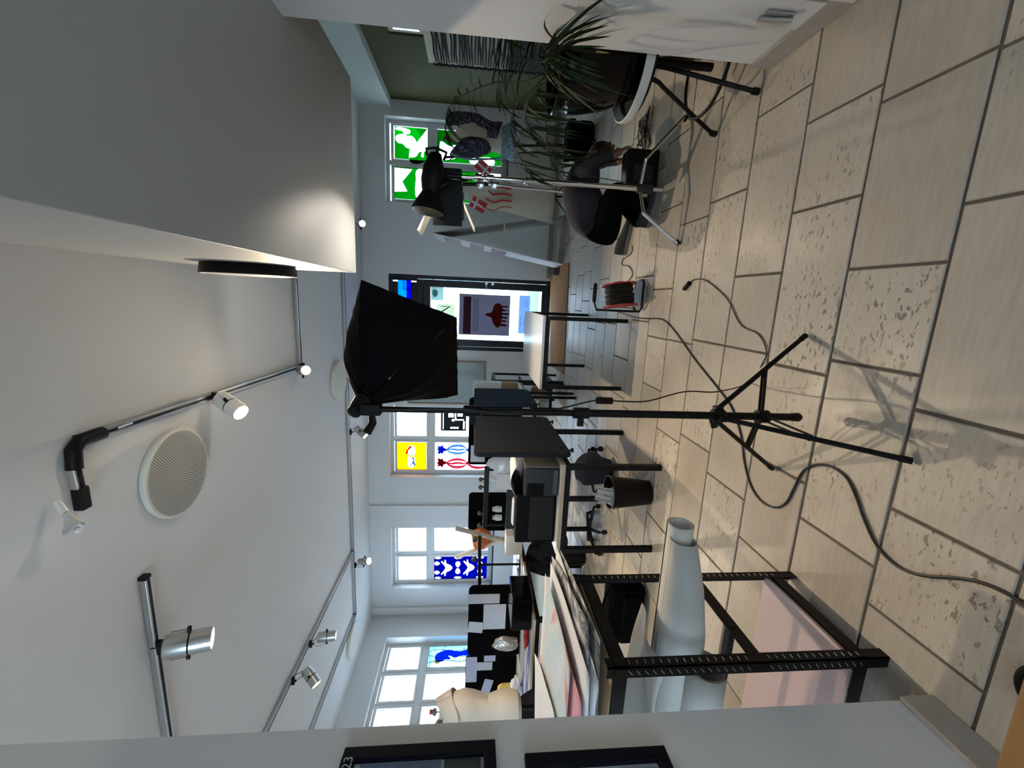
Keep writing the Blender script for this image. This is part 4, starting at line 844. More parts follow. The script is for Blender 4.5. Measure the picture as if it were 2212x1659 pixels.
# long leaflets reaching in front of the white partition, and over the pot
f0 = MB().tube(spline(gp([(1185, 140, 2.2), (1180, 118, 2.08), (1192, 104, 2.03)]), 6), .004, 6).build('frond', STEM, t, smooth=True)
def blade(p0, p1, wd, m=LEAF, sag=.04):
    a, b = gy(*p0), gy(*p1); d = b-a; L = d.length; d.normalize(); side = d.cross(FW).normalized(); n = 8; vs = []
    for i in range(n+1):
        s = i/n; c_ = a+d*(L*s)+Vector((0, 0, sag*math.sin(math.pi*s))); w2 = wd*math.sin(math.pi*min(1, .1+.9*s))**.6*(1 if i < n else .03)
        vs += [c_-side*w2, c_+FW*(.3*w2), c_+side*w2]
    return MB().add(vs, [(3*i+j, 3*i+j+1, 3*i+j+4, 3*i+j+3) for i in range(n) for j in (0, 1)]).build('leaflet', m, f0, smooth=True, auto=80)
for p0, p1, wd in (((1192, 104, 2.05), (1243, 70, 1.95), .007), ((1196, 104, 2.05), (1312, 36, 1.85), .010), ((1206, 104, 2.05), (1316, 54, 1.88), .010), ((1215, 103, 2.05), (1322, 78, 1.9), .009), ((1220, 106, 2.05), (1312, 101, 1.95), .007),
      ((1230, 106, 2.07), (1317, 115, 2.02), .009), ((1222, 112, 2.07), (1303, 141, 2.05), .008), ((1228, 118, 2.08), (1306, 148, 2.05), .008), ((1222, 130, 2.08), (1297, 174, 2.06), .009), ((1220, 150, 2.1), (1290, 178, 2.08), .008), ((1232, 142, 2.1), (1310, 170, 2.08), .008),
      ((1135, 108, 2.3), (1083, 60, 2.2), .007), ((1168, 330, 2.4), (1232, 342, 2.4), .005)):
    blade(p0, p1, wd)
blade((1318-20, 112, 2.03), (1319, 115, 2.02), .006, mat('yellowed leaf tip', (.30, .26, .03), .5))
blade((1200, 88, 2.02), (1193, 22, 1.9), .006, mat('dry brown leaf', (.12, .045, .03), .7))
for k in range(7):
    a = rp.uniform(0, 6.28); MB().tube(spline([root+Vector((rp.uniform(-.05, .05), rp.uniform(-.05, .05), -.03)), root+Vector((.06*math.cos(a), .06*math.sin(a), .12)), gy(1185+rp.uniform(-12, 12), 140+rp.uniform(-30, 30), QY-.1)], 5), .005, 6).build('stem', STEM, t, smooth=True)
# ================================================================== FAR RIGHT: costumes, A-board, radiator, wall weaving
def patt(name, base, line, scale=9, wdt=.035):
    m = bpy.data.materials.new(name); m.use_nodes = True; nt = m.node_tree; N = nt.nodes; L = nt.links; b = N['Principled BSDF']; b.inputs['Roughness'].default_value = .8
    tc = N.new('ShaderNodeTexCoord'); v = N.new('ShaderNodeTexVoronoi'); v.feature = 'DISTANCE_TO_EDGE'; v.inputs['Scale'].default_value = scale
    n = N.new('ShaderNodeTexNoise'); n.inputs['Scale'].default_value = 4; L.new(tc.outputs['Object'], n.inputs['Vector'])
    ad = N.new('ShaderNodeVectorMath'); ad.operation = 'ADD'; L.new(tc.outputs['Object'], ad.inputs[0]); L.new(n.outputs['Color'], ad.inputs[1]); L.new(ad.outputs[0], v.inputs['Vector'])
    lt = N.new('ShaderNodeMath'); lt.operation = 'LESS_THAN'; lt.inputs[1].default_value = wdt; L.new(v.outputs['Distance'], lt.inputs[0])
    x = N.new('ShaderNodeMix'); x.data_type = 'RGBA'; x.inputs[6].default_value = (*base, 1); x.inputs[7].default_value = (*line, 1); L.new(lt.outputs[0], x.inputs[0]); L.new(x.outputs[2], b.inputs['Base Color']); return m
NAVY = patt('navy print', (.006, .008, .04), (.34, .32, .34), 10, .022); SKYP = patt('pale blue print', (.10, .20, .27), (.5, .58, .6), 12)
def mannequin(name, lab, x, y, secs, m, zf, stand=BROWN, legs=True, cat='mannequin'):
    t = thing(name, lab, cat, (x, y, 0)); MB().loft([((x+dx, y+dy, z), rx, ry) for (z, rx, ry, dx, dy) in secs], 28).build('torso', m, t, smooth=True)
    MB().cyl((x, y, .12), (x, y, zf), .018, 12).build('pole', stand, t, smooth=True)
    if legs:
        for k in range(3): a = 2.1*k+.5; MB().tube([(x, y, .14), (x+.1*math.cos(a), y+.1*math.sin(a), .13), (x+.25*math.cos(a), y+.25*math.sin(a), .015)], .014, 8).build('leg', stand, t, smooth=True)
    return t
MX, MY = 1.90, 5.6
TOR = [(1.02, .15, .11, 0, 0), (1.10, .155, .115, 0, 0), (1.22, .125, .10, 0, 0), (1.38, .155, .12, 0, 0), (1.50, .185, .12, 0, 0), (1.60, .19, .10, 0, 0), (1.65, .12, .08, 0, 0), (1.68, .055, .05, 0, 0), (1.74, .05, .045, 0, 0)]
t = mannequin('costume_mannequin', 'cream mannequin in a navy patterned costume by the green window', MX, MY, TOR, CREAMF, 1.03)
MB().ball((MX-.02, MY, 1.79), .032, 10).build('neck_cap', BROWN, t, smooth=True)
nv = MB()
def sheet(ctrl, th=.012, name='x', m=NAVY, par=None, n=8):
    """outline polygon (x, z) around the mannequin pushed out in y"""
    out = spline([Vector((x, 0, z)) for x, z in ctrl]+[Vector((ctrl[0][0], 0, ctrl[0][1]))], n)[:-1]
    cx = sum(p.x for p in out)/len(out); cz = sum(p.z for p in out)/len(out); vs = [Vector((cx, 0, cz))]; k = len(out)
    for s in (.35, .7, 1.): vs += [Vector((cx+(p.x-cx)*s, 0, cz+(p.z-cz)*s)) for p in out]
    vs = [Vector((MX+v.x, MY-.135+ .9*(v.x)**2+.02*math.sin(9*v.z+5*v.x), v.z)) for v in vs]
    fs = [(0, 1+j, 1+(j+1) % k) for j in range(k)]+[(1+r*k+j, 1+(r+1)*k+j, 1+(r+1)*k+(j+1) % k, 1+r*k+(j+1) % k) for r in range(2) for j in range(k)]
    return MB().add(vs, fs).build(name, m, par, smooth=True, solid=th)
sheet([(-.05, 1.60), (-.22, 1.74), (-.25, 1.60), (-.24, 1.42), (-.17, 1.25), (-.06, 1.30), (-.02, 1.45), (-.03, 1.55)], name='left_lapel', par=t)
sheet([(.06, 1.76), (.20, 1.76), (.25, 1.62), (.25, 1.42), (.17, 1.28), (.13, 1.18), (.02, 1.16), (.06, 1.3), (.16, 1.4), (.18, 1.55), (.14, 1.66)], name='right_lapel', par=t)
sheet([(-.02, 1.30), (.13, 1.28), (.16, 1.12), (.06, 1.16), (-.02, 1.18)], name='waist_band', par=t)
MB().loft([((MX, MY, z), r, r*.7) for z, r in ((.96, .24), (1.0, .22), (1.06, .19), (1.12, .165))], 28, cap=False).build('skirt', SKYP, t, smooth=True, solid=.006)
MB().tube(spline([(MX-.22, MY-.12, 1.72), (MX-.27, MY-.13, 1.55), (MX-.26, MY-.12, 1.35), (MX-.22, MY-.12, 1.05)], 6), .012, 8).build('collar_roll', SKYP, t, smooth=True)
st2 = MB(); st2.loft([((MX+.03, MY-.02, z), r, r*.7) for z, r in ((.70, .11), (.78, .13), (.9, .10))], 20); st2.build('hanging_cloth', mat('striped cloth', (.34, .36, .36), .85, noise=.4, nscale=14), t, smooth=True)
# cream coat with red stripes and two paper flags
WX, WY = 1.60, 6.5
g0 = gy(1000, 415, WY)
t = thing('striped_dress', 'cream gown with red stripes on a stand, two small red flags', 'dress', (1.52, WY, 0))
def gown(u, v):
    z = 1.52*(1-v)+.30*v; a = u*2*math.pi; r = .11+.02*v+.22*v**.9+.012*math.sin(9*a)*v; cx = gy(1020+170*v, 418-8*v, WY).x - .10*v
    return Vector((cx+(r*1.05)*math.cos(a)-.06*v*math.sin(2*a), WY+r*.7*math.sin(a), z))
MB().grid(gown, 48, 14).build('gown', CREAMF, t, smooth=True, solid=.005)
RS = mat('red stripe cloth', (.42, .02, .02), .7)
for k in range(5):
    y0 = 378+k*17
    MB().tube(spline([gy(1048+8*math.sin(k), y0, WY-.17), gy(1065, y0+8, WY-.19), gy(1085, y0+13-3*k, WY-.22), gy(1106, y0+18-4*k, WY-.24)], 5), [.020]*15+[.008], 6, flat=.3).build('red_stripe', RS, t, smooth=True)
MB().loft([(gy(1030, 418, WY)+Vector((0, 0, dz)), r, r*.8) for dz, r in ((-.10, .12), (-.02, .13), (.06, .10), (.12, .09), (.19, .11), (.25, .07), (.27, .02))], 24).build('hood', mat('pale cloth', (.42, .45, .40), .85, noise=.15, nscale=7, bump=.4, bscale=12), t, smooth=True)
WHF = mat('flag white', (.62, .66, .68), .7); RDF = mat('flag red', (.45, .03, .04), .7)
def flag(px, ang, lab):
    p = gy(*px, WY-.12); f = thing('paper_flag', lab, 'flag', p, 'small red flags with white crosses'); Mx = Matrix.Translation(p) @ Matrix.Rotation(ang, 4, 'Y')
    MB().box((-.10, 0, -.075), (.12, .004, .075), 0, Mx).build('cloth', WHF, f)
    q = MB(); [q.box((a, -.003, c_), (b_, -.001, d_), 0, Mx) for a, b_ in ((-.10, -.045), (-.015, .12)) for c_, d_ in ((-.075, -.015), (.015, .075))]; q.build('red_fields', RDF, f)
    MB().box((-.112, -.002, -.2), (-.102, .008, .08), 0, Mx).build('stick', WOOD, f)
flag((1045, 364), -.9, 'upper paper flag, red with white cross, beside the cream gown hood')
flag((1032, 442), 2.0, 'lower paper flag, red with white cross, on the left of the gown')
MB().cyl((1.52, WY, .05), (1.52, WY, .5), .014, 10).build('stand_pole', BLK, t, smooth=True)
for k in range(3): a = 2.09*k+.3; MB().cyl((1.52, WY, .28), (1.52+.3*math.cos(a), WY+.3*math.sin(a), .01), .008, 8).build('stand_leg', BLK, t, smooth=True)
# A-board
r0 = gy(937, 503, 6.8); bl = gz(1218, 570); BXL, BXR = bl.x, 1.32
t = thing('a_frame_board', 'tall white A-frame display board standing between door and gown', 'display board', ((BXL+BXR)/2, 7.15, 0))
WB = mat('white board', (.66, .65, .66), .5, noise=.02); GB = mat('shadow-grey board back', (.34, .34, .31), .7)  # rear panel's grey has the shade inside the A-frame mixed in
def panel(x0, name, m0, s):
    a, b = Vector((x0, 6.8, .0)), Vector((r0.x, 6.8, r0.z)); MB().slab([a, b, b+Vector((0, .72, 0)), a+Vector((0, .72, 0))], (s*.014, 0, .002)).build(name, m0, t, bev=.002)
panel(BXL, 'front_panel', WB, -1); panel(BXR, 'rear_panel', GB, 1)
MB().box((BXL+.2, 6.83, .95), (BXR-.15, 6.85, .975)).build('spreader', WOOD, t)
def onp(s0, s1, y0, y1, name, m, lab, off=.016):
    f_ = lambda s: Vector((BXL+(r0.x-BXL)*s, 0, r0.z*s)); a, b = f_(s0), f_(s1); nrm_ = Vector((-r0.z, 0, r0.x-BXL)).normalized()
    vs = [a+Vector((0, y0, 0)), b+Vector((0, y0, 0)), b+Vector((0, y1, 0)), a+Vector((0, y1, 0))]
    vs = [v+nrm_*off for v in vs]; return solo(MB().slab(vs, nrm_*.003), name, m, lab, 'print', 'prints taped to the display board')
onp(.80, .93, 6.86, 7.45, 'taped_print', art_mat('sepia art', [(.25, .2, .16), (.5, .45, .4), (.2, .15, .12)], 6), 'topmost sepia print on the A-frame board')
onp(.62, .73, 6.86, 7.45, 'taped_print', art_mat('sepia art two', [(.45, .42, .4), (.25, .2, .18), (.5, .48, .46)], 7, 3), 'brown and white print second from the top of the A-frame board')
onp(.44, .56, 6.86, 7.45, 'taped_print', art_mat('mauve art', [(.45, .32, .42), (.2, .12, .18), (.55, .45, .52)], 5, 5), 'mauve striped print halfway down the A-frame board')
onp(.10, .40, 6.86, 7.45, 'taped_print', PAPER, 'large plain white sheet low on the A-frame board')
MB().box((.52, 7.60, 0), (.60, 7.70, .012)).build('zz', CARD); bpy.data.objects.remove(bpy.data.objects['zz'])
p = gz(1209, 587); t = thing('door_stop', 'small brown leather doorstop with loop handle beside the door', 'doorstop', p)
MB().box(p+Vector((-.06, -.04, 0)), p+Vector((.06, .05, .11))).build('block', BROWN, t, bev=.012)
MB().tube(spline([p+Vector((-.03, 0, .10)), p+Vector((-.03, 0, .17)), p+Vector((.03, 0, .17)), p+Vector((.03, 0, .10))], 6), .007, 8).build('loop', BROWN, t, smooth=True)
# radiator under the green window
t = thing('radiator', 'cream panel radiator below the green film window', 'radiator', (2.3, D-.1, .12))
MB().box((1.62, D-.10, .16), (2.9, D-.06, .62)).build('panel', CRM, t, bev=.006)
rb = [];  x = 1.66
while x < 2.87: MB().box((x, D-.115, .19), (x+.028, D-.10, .59)).build('rib', CRM, t, bev=.004); x += .055
for x in (1.75, 2.78): MB().box((x, D-.07, .2), (x+.03, D-.006, .24)).build('bracket', CRM, t)
# cardboard shelf stub and low shelf near the right corner
t = thing('low_shelf', 'low beige shelf stub against the right wall behind the palm', 'shelf', (2.9, 6.4, 0))
MB().box((2.80, 6.2, .30), (3.18, 7.0, .335)).build('board', CARD, t); MB().box((2.83, 6.24, 0), (2.87, 6.28, .30)).build('leg', CARD, t); MB().box((2.83, 6.9, 0), (2.87, 6.94, .30)).build('leg', CARD, t)
MB().box((2.9, 6.3, .335), (3.1, 6.6, .45)).build('box', CARD, t)
# weaving on the olive wall
t = thing('wall_weaving', 'cream board with dark horizontal knotted strands on the olive wall', 'weaving', (XR, 6.2, 1.2))
MB().box((XR-.022, 5.55, 1.02), (XR-.002, 6.62, 2.11)).build('board', mat('cream board', (.60, .55, .42), .7, noise=.05), t, bev=.004)
DY = mat('dark yarn', (.028, .018, .02), .95, noise=.4, nscale=50); DY2 = mat('grey yarn', (.05, .05, .05), .95, noise=.4, nscale=50)
rw = random.Random(2)
for k in range(46):
    z = 2.0-.0355*k; y1 = 6.56+.035*math.sin(k*.7)+.0*k; a = z+rw.uniform(-.025, .025); m_ = DY if k < 30 else DY2
    MB().tube([(XR-.035, y1, z), (XR-.045, 6.3, z+rw.uniform(-.012, .012)), (XR-.045, 6.0, (z+a)/2+rw.uniform(-.02, .02)), (XR-.035, 5.5, a)], [.008, .013, .012, .010], 6).build('strand', m_, t, smooth=True)
for k in range(60):
    z = 2.03-.0275*k; 
    MB().ball((XR-.05, 6.585+.012*math.sin(k*1.9), z), .022, 8, sc3=(.8, 1, .8)).build('knot', DY if k < 40 else DY2, t, smooth=True)
# ================================================================== CENTRE: tables, dividers, printer
def table(name, lab, x0, x1, y0, y1, z, top, edge=None, leg=.035, th=.024, group=None, rail_=True, cat='table'):
    t = thing(name, lab, cat, ((x0+x1)/2, (y0+y1)/2, 0), group)
    MB().box((x0, y0, z-th), (x1, y1, z)).build('tabletop', edge or top, t, bev=.002)
    if edge: MB().box((x0+.003, y0+.003, z), (x1-.003, y1-.003, z+.0015)).build('laminate', top, t)
    for x in (x0+.004, x1-leg-.004):
        for y in (y0+.004, y1-leg-.004): MB().box((x, y, 0), (x+leg, y+leg, z-th)).build('leg', BLK, t, bev=.002)
    if rail_:
        fr = MB(); h = .042
        fr.box((x0+.01, y0+.006, z-th-h), (x1-.01, y0+.03, z-th)); fr.box((x0+.01, y1-.03, z-th-h), (x1-.01, y1-.006, z-th)); fr.box((x0+.006, y0+.01, z-th-h), (x0+.03, y1-.01, z-th)); fr.box((x1-.03, y0+.01, z-th-h), (x1-.006, y1-.01, z-th)); fr.build('frame', BLK, t, bev=.002)
    return t
table('work_table', 'white topped table with black legs in front of the glass door', -.80, -.125, 3.735, 5.14, .78, WTOP)
table('printer_desk', 'birch edged desk carrying the big printer', -1.845, -1.135, 2.755, 3.62, .745, mat('blue-grey laminate', (.50, .55, .60), .25), WOOD, leg=.04, th=.03)
table('desk', 'desk behind the printer, holding the blue-grey divider', -2.75, -1.24, 4.58, 5.42, .72, WTOP, WOOD)
table('desk', 'desk at the far left with the round black lamp foot', -4.75, -3.19, 4.53, 5.48, .735, mat('pale blue laminate', (.55, .62, .70), .2), WOOD)
table('desk', 'desk in front of the left window with the blue drawing and red cloth', -4.65, -3.085, 3.535, 4.47, .735, mat('pale blue laminate', (.55, .62, .70), .2), WOOD)
table('desk', 'desk below the yellow film window hung with plastic bags', -2.9, -1.22, 5.55, 6.2, .72, WTOP, WOOD)
m_ = struct(MB().slab([gz(1190, 572, .004), gz(1230, 568, .004), gz(1218, 808, .004), gz(1190, 790, .004)], (0, 0, .012)), 'door_mat', BRW); m_['kind'] = 'thing'; tag(m_, 'long brown coir mat in front of the glass door', 'mat')
def divider(lab, p0, p1, z0, z1, m, th=.035, rr=.05, knobs=True):
    """upright felt panel between floor points p0-p1, rounded corners"""
    a, b = Vector((*p0, 0)), Vector((*p1, 0)); d = (b-a).normalized(); L = (b-a).length; nn = d.cross(Vector((0, 0, 1)))
    out = []
    for cx, cz, a0 in ((rr, z0+rr, 180), (L-rr, z0+rr, 270), (L-rr, z1-rr, 0), (rr, z1-rr, 90)):
        for k in range(6): q = R(a0+18*k); out.append(a+d*(cx+rr*math.cos(q))+Vector((0, 0, cz+rr*math.sin(q)))-nn*th/2)
    t = thing('desk_divider', lab, 'desk divider', (a+b)/2+Vector((0, 0, z0)))
    MB().slab(out, nn*th).build('felt_panel', m, t, bev=.010)
    if knobs:
        for s in (.12, .88):
            c_ = a+d*L*s+Vector((0, 0, z0+.05)); MB().box(c_-Vector((.02, .02, .03)), c_+Vector((.02, .02, .02))).build('clamp', BLKP, t, bev=.003)
            MB().cyl(c_+Vector((0, 0, -.03)), c_+Vector((0, 0, -.075)), .007, 8).lathe([(.018, -.012), (.018, 0)], c_+Vector((0, 0, -.075)), n=10).build('clamp_screw', BLKP, t, smooth=True)
    return t
divider('large dark grey felt divider beside the printer', (-1.085, 2.80), (-1.12, 3.88), .665, 1.372, GREYF)
divider('blue-grey felt divider behind the softbox pole', (-1.185, 4.60), (-1.20, 5.52), .64, 1.372, BLUEF)
p = gy(1013, 905, 5.47); q = gy(1013, 1003, 5.47); divider('black divider under the yellow film window with a printed list', (q.x, 5.47), (p.x+.3, 5.47), .70, p.z, BLKF, knobs=False)
p = gy(1013, 1064, 5.3); q = gy(1013, 1146, 5.3); divider('black divider right of the blue patterned window', (q.x, 5.3), (p.x, 5.3), .70, p.z, BLKF, knobs=False)
DV1 = 4.42; p = gy(1013, 1265, DV1); q = gy(1013, 1416, DV1); divider('black divider with three notes on the window desk', (q.x, DV1), (p.x, DV1), .70, p.z, BLKF, knobs=False, rr=.07)
DV2 = 4.6; p2 = gy(1006, 1418, DV2); q2 = gy(1006, 1522, DV2); divider('black divider with papers behind the mannequin bust', (q2.x, DV2), (p2.x, DV2), .70, p2.z, BLKF, knobs=False, rr=.03)
def note(x0, x1, y0, y1, Y, lab, m=None, tilt=0.):
    a, b = gy(x1, y1, Y), gy(x0, y0, Y); c_ = (a+b)/2; Mx = Matrix.Translation((c_.x, Y, c_.z)) @ Matrix.Rotation(tilt, 4, 'Y'); w2, h2 = abs(b.x-a.x)/2, abs(b.z-a.z)/2
    return solo(MB().box((-w2, -.002, -h2), (w2, 0, h2), 0, Mx), 'note', m or paper_mat('printed list', scale=60), lab, 'note', 'notes pinned to the black dividers')
note(1013, 1079, 1284, 1303, DV1-.02, 'tall narrow printed list on the left black divider')
note(1045, 1091, 1306, 1358, DV1-.02, 'large printed schedule on the left black divider', paper_mat('printed schedule', scale=44, amt=.4))
note(1012, 1043, 1344, 1366, DV1-.02, 'small tilted white card at the top of the left black divider', paper_mat('card text', scale=18, amt=.3), .12)
note(1007, 1029, 1420, 1473, DV2-.02, 'lilac sheet at the top edge of the divider behind the bust', mat('lilac paper', (.50, .50, .66), .8))
note(1030, 1063, 1431, 1447, DV2-.02, 'narrow printed strip behind the mannequin bust')
note(1042, 1060, 1468, 1503, DV2-.02, 'tilted pale sheet just above the mannequin shoulder', mat('lilac paper', (.50, .50, .66), .8), .25)
note(1046, 1070, 1415, 1428, DV2-.02, 'small folded sheet between the two left black dividers', mat('lilac paper', (.50, .50, .66), .8))
note(1017, 1047, 962, 998, 5.44, 'printed list on the divider under the yellow film window')
# big printer
t = thing('large_printer', 'wide black printer with a curled sheet on top, on the birch edged desk', 'printer', (-1.5, 3.05, .745))
bz = .747; PXL, PXR = -1.80, -1.175
MB().box((PXL, 2.84, bz), (-1.40, 3.30, bz+.30)).build('feeder', mat('matt printer black', (.003, .003, .0035), .6, spec=.06), t, bev=.012)
MB().box((-1.40, 2.80, bz), (PXR-.006, 3.34, bz+.255)).build('case', GREYP, t, bev=.010)
MB().box((PXR-.006, 2.81, bz+.0), (PXR, 3.33, bz+.25)).build('side_panel', mat('greige side panel', (.30, .28, .22), .5), t, bev=.003)
MB().box((-1.38, 2.792, bz+.01), (PXR-.02, 2.80, bz+.045)).build('drawer', mat('slate plastic', (.05, .052, .055), .5), t, bev=.003)
MB().box((-1.40, 2.79, bz+.11), (-1.30, 2.80, bz+.235)).build('display', BLKG, t, bev=.003)
MB().box((PXL+.03, 2.832, bz+.02), (-1.42, 2.84, bz+.20)).build('output_slot', mat('deep black', (.004, .004, .004), .9, noise=0), t)
MB().box((PXL+.02, 3.0, bz+.30), (-1.45, 3.02, bz+.36)).build('paper_guide', BLKP, t, bev=.003)
a0 = gy(1118, 993, 2.95); MB().grid(lambda u, v: Vector((-1.19-.30*u, 2.86+.36*v, bz+.262+.10*math.sin(math.pi*(.15+.75*u))*(1-.25*v)-.03*u)), 12, 6).build('curled_sheet', PAPER, t, smooth=True, solid=.001)
cz = gy(1085, 1080, 3.1)
solo(MB().box((-1.72, 2.95, bz+.302), (-1.50, 3.16, bz+.31)).box((-1.71, 2.96, bz+.31), (-1.51, 3.15, bz+.317)), 'paper_pile', PAPER, 'small pile of white paper on top of the printer', 'paper')
# clear bags and small things behind the printer on a dark rail
def rail_rack(x0, x1, Y, z, lab, ks):
    t = thing('clamp_rail', lab, 'rail', ((x0+x1)/2, Y, .72)); MB().beam((x0, Y, z), (x1, Y, z), .03, .06).build('bar', BLKP, t, bev=.008)
    for x in (x0+.04, x1-.04): MB().cyl((x, Y, .735), (x, Y, z), .016, 12).build('post', BLK, t, smooth=True)
    for x in ks: MB().cyl((x, Y, z), (x, Y, z+.05), .009, 8).build('knob_stem', BLKP, t); MB().lathe([(0, -.024), (.02, -.022), (.026, 0), (.02, .022), (0, .024)], (x, Y-.01, z+.07), (0, 1, 0), 14).build('knob', mat('dark rubber knob', (.05, .05, .045), .6), t, smooth=True)
a = gy(1052, 1008, 4.7); b = gy(1050, 1140, 4.7); rail_rack(b.x, a.x, 4.7, a.z, 'black clamp rail with round knobs behind the printer', [gy(1030, y, 4.7).x for y in (1035, 1052, 1108, 1134)])
a = gy(1036, 1158, 4.8); b = gy(1036, 1262, 4.8); t = thing('monitor_arm', 'black clamp arm with two round knobs on a pole with round shiny base', 'stand', (gy(1100, 1219, 4.8).x, 4.8, .735))
px_ = gy(1100, 1219, 4.8).x
MB().beam((a.x, 4.8, a.z), (b.x, 4.8, b.z), .03, .045).build('crossbar', BLKP, t, bev=.006); MB().cyl((px_, 4.8, .75), (px_, 4.8, a.z), .014, 12).build('pole', BLK, t, smooth=True)
MB().lathe([(0, .737), (.16, .737), (.165, .745), (.12, .757), (.02, .77), (0, .77)], (px_, 4.8, 0), n=36).build('round_base', BLKG, t, smooth=True)
for y in (1164, 1207): x = gy(1025, y, 4.8).x; MB().lathe([(0, -.03), (.028, -.025), (.032, 0), (.028, .025), (0, .03)], (x, 4.79, a.z+.06), (0, 1, 0), 14).build('knob', mat('dark rubber knob', (.05, .05, .045), .6), t, smooth=True)
rc2 = random.Random(12)
def crumple(name, c_, s, m, lab, cat, seed=0, amp=.25, flat=None, n=16):
    rr_ = random.Random(seed); mb = MB(); mb.ball(c_, 1., n, sc3=s); base = Vector(c_)
    ph = [rr_.uniform(0, 6) for _ in range(9)]
    for i, v in enumerate(mb.v):
        d = v-base; u = Vector((d.x/s[0], d.y/s[1], d.z/s[2])); k = 1+amp*(math.sin(5*u.x+ph[0]+3*u.z)*.4+math.sin(7*u.y+ph[1]-4*u.x)*.3+math.sin(11*u.z+ph[2]+6*u.x)*.3)
        p_ = base+d*k
        if flat is not None: p_.z = max(p_.z, flat)
        mb.v[i] = p_
    return solo(mb, name, m, lab, cat, smooth=True, auto=28)
CLR = mat('clear crinkled plastic', (.42, .44, .46), .18, noise=.25, nscale=12, bump=.9, bscale=24, coat=.4)
crumple('plastic_bag', gy(1092, 1015, 4.72), (.19, .05, .24), CLR, 'clear plastic bag hanging from the rail behind the printer', 'bag', 3, .16)
crumple('foil_bag', gy(1092, 1390, 3.75)+Vector((0, 0, .0)), (.085, .05, .135), mat('crinkled foil', (.55, .53, .47), .18, .7, noise=.2, nscale=14, bump=1., bscale=30), 'crinkled silver bag leaning on the left desk', 'bag', 8, .2)
crumple('red_cloth', (gy(1135, 1350, 3.9).x, 3.75, .765), (.16, .05, .028), RED, 'red cloth lying on the left desk', 'cloth', 5, .3, .737)
crumple('white_cloth', (gy(1100, 1470, 4.1).x, 4.0, .80), (.12, .1, .06), PAPER, 'crumpled white paper behind the mannequin bust', 'paper', 6, .35, .737)
crumple('patterned_bag', (gy(1075, 1480, 4.2).x, 4.15, .88), (.07, .05, .13), art_mat('red yellow print', [(.5, .02, .02), (.7, .5, .02), (.7, .7, .7)], 9), 'small red and yellow patterned pouch behind the bust', 'pouch', 7, .2)
crumple('orange_bag', gy(1040, 1165, 5.2), (.17, .08, .13), mat('orange paper bag', (.55, .15, .04), .7, noise=.1), 'orange paper bag on the desk under the blue patterned window', 'bag', 9, .22)
crumple('blue_bag', gz(1175, 1170, .35), (.10, .08, .12), mat('blue nylon', (.02, .06, .35), .5), 'bright blue bag under the left desk', 'bag', 10, .25)
crumple('dark_backpack', gz(1282, 1015, .19), (.16, .14, .20), mat('navy nylon', (.012, .014, .025), .8, noise=.3, nscale=8), 'dark navy backpack on the floor behind the printer desk', 'bag', 11, .2, .004)
crumple('dark_coat', Vector((gy(1160, 1205, 4.9).x, 4.9, .36)), (.26, .16, .30), mat('navy wool', (.010, .012, .022), .9, noise=.2), 'dark coat heaped under the far left desk', 'coat', 13, .2, .004)
def carton(name, c0, c1, m, lab, cat, bev=.004): return solo(MB().box(c0, c1), name, m, lab, cat, bev=bev)
bx = gy(1090, 1345, 3.72); carton('black_crate', (gy(1110, 1350, 3.7).x, 3.62, .737), (gy(1110, 1256, 3.9).x, 4.0, .945), BLKG, 'glossy black box on the window desk below the printed schedule', 'box', .012)
q = gy(1075, 1165, 4.7); carton('white_box', (q.x-.14, 4.58, .737), (q.x+.12, 4.8, .94), WHP, 'white storage box on the far left desk', 'box')
q = gy(1080, 1100, 4.0); pm = paper_mat('receipt', scale=30); carton('printed_card', (q.x-.09, 4.66, .90), (q.x+.10, 4.665, 1.08), pm, 'lined white card propped behind the printer', 'card', .001)
for k, (y, m_, lab) in enumerate([(1118, CARD, 'small cork topped jar behind the printer'), (1100, CLR, 'clear jar behind the printer next to the lined card')]):
    q = gy(1075, y, 4.65); j = thing('jar', lab, 'jar', q); MB().lathe([(0, -.05), (.035, -.05), (.038, .02), (.025, .04), (.025, .05), (0, .05)], q, n=16).build('glass_body', CLR, j, smooth=True); MB().lathe([(0, .05), (.026, .05), (.026, .065), (0, .065)], q, n=14).build('lid', m_, j)
for (a_, b_, m_, lab) in [((1100, 1170, 5.0), (984, 1141, 5.05), CREAMF, 'cream cardboard tube leaning before the pink window view'), ((1100, 1160, 5.16), (985, 1204, 5.2), WHP, 'white tube leaning left before the blue patterned window')]:
    p_, q_ = gy(*a_), gy(*b_); p_ = q_+(p_-q_)*((q_.z-.745)/(q_.z-p_.z)); solo(MB().lathe([(.026, 0), (.03, 0), (.03, (q_-p_).length), (.024, (q_-p_).length), (.024, 0)], p_, q_-p_, 16, cap=False), 'cardboard_tube', m_, lab, 'tube', smooth=True)
carton('blue_drawing', (-4.3, 3.62, .737), (-3.35, 3.98, .739), art_mat('blue stroke art', [(.60, .62, .68), (.58, .6, .66), (.03, .05, .4), (.6, .62, .66)], 1.6, 2), 'large sheet with blue strokes on the left window desk', 'drawing', 0)
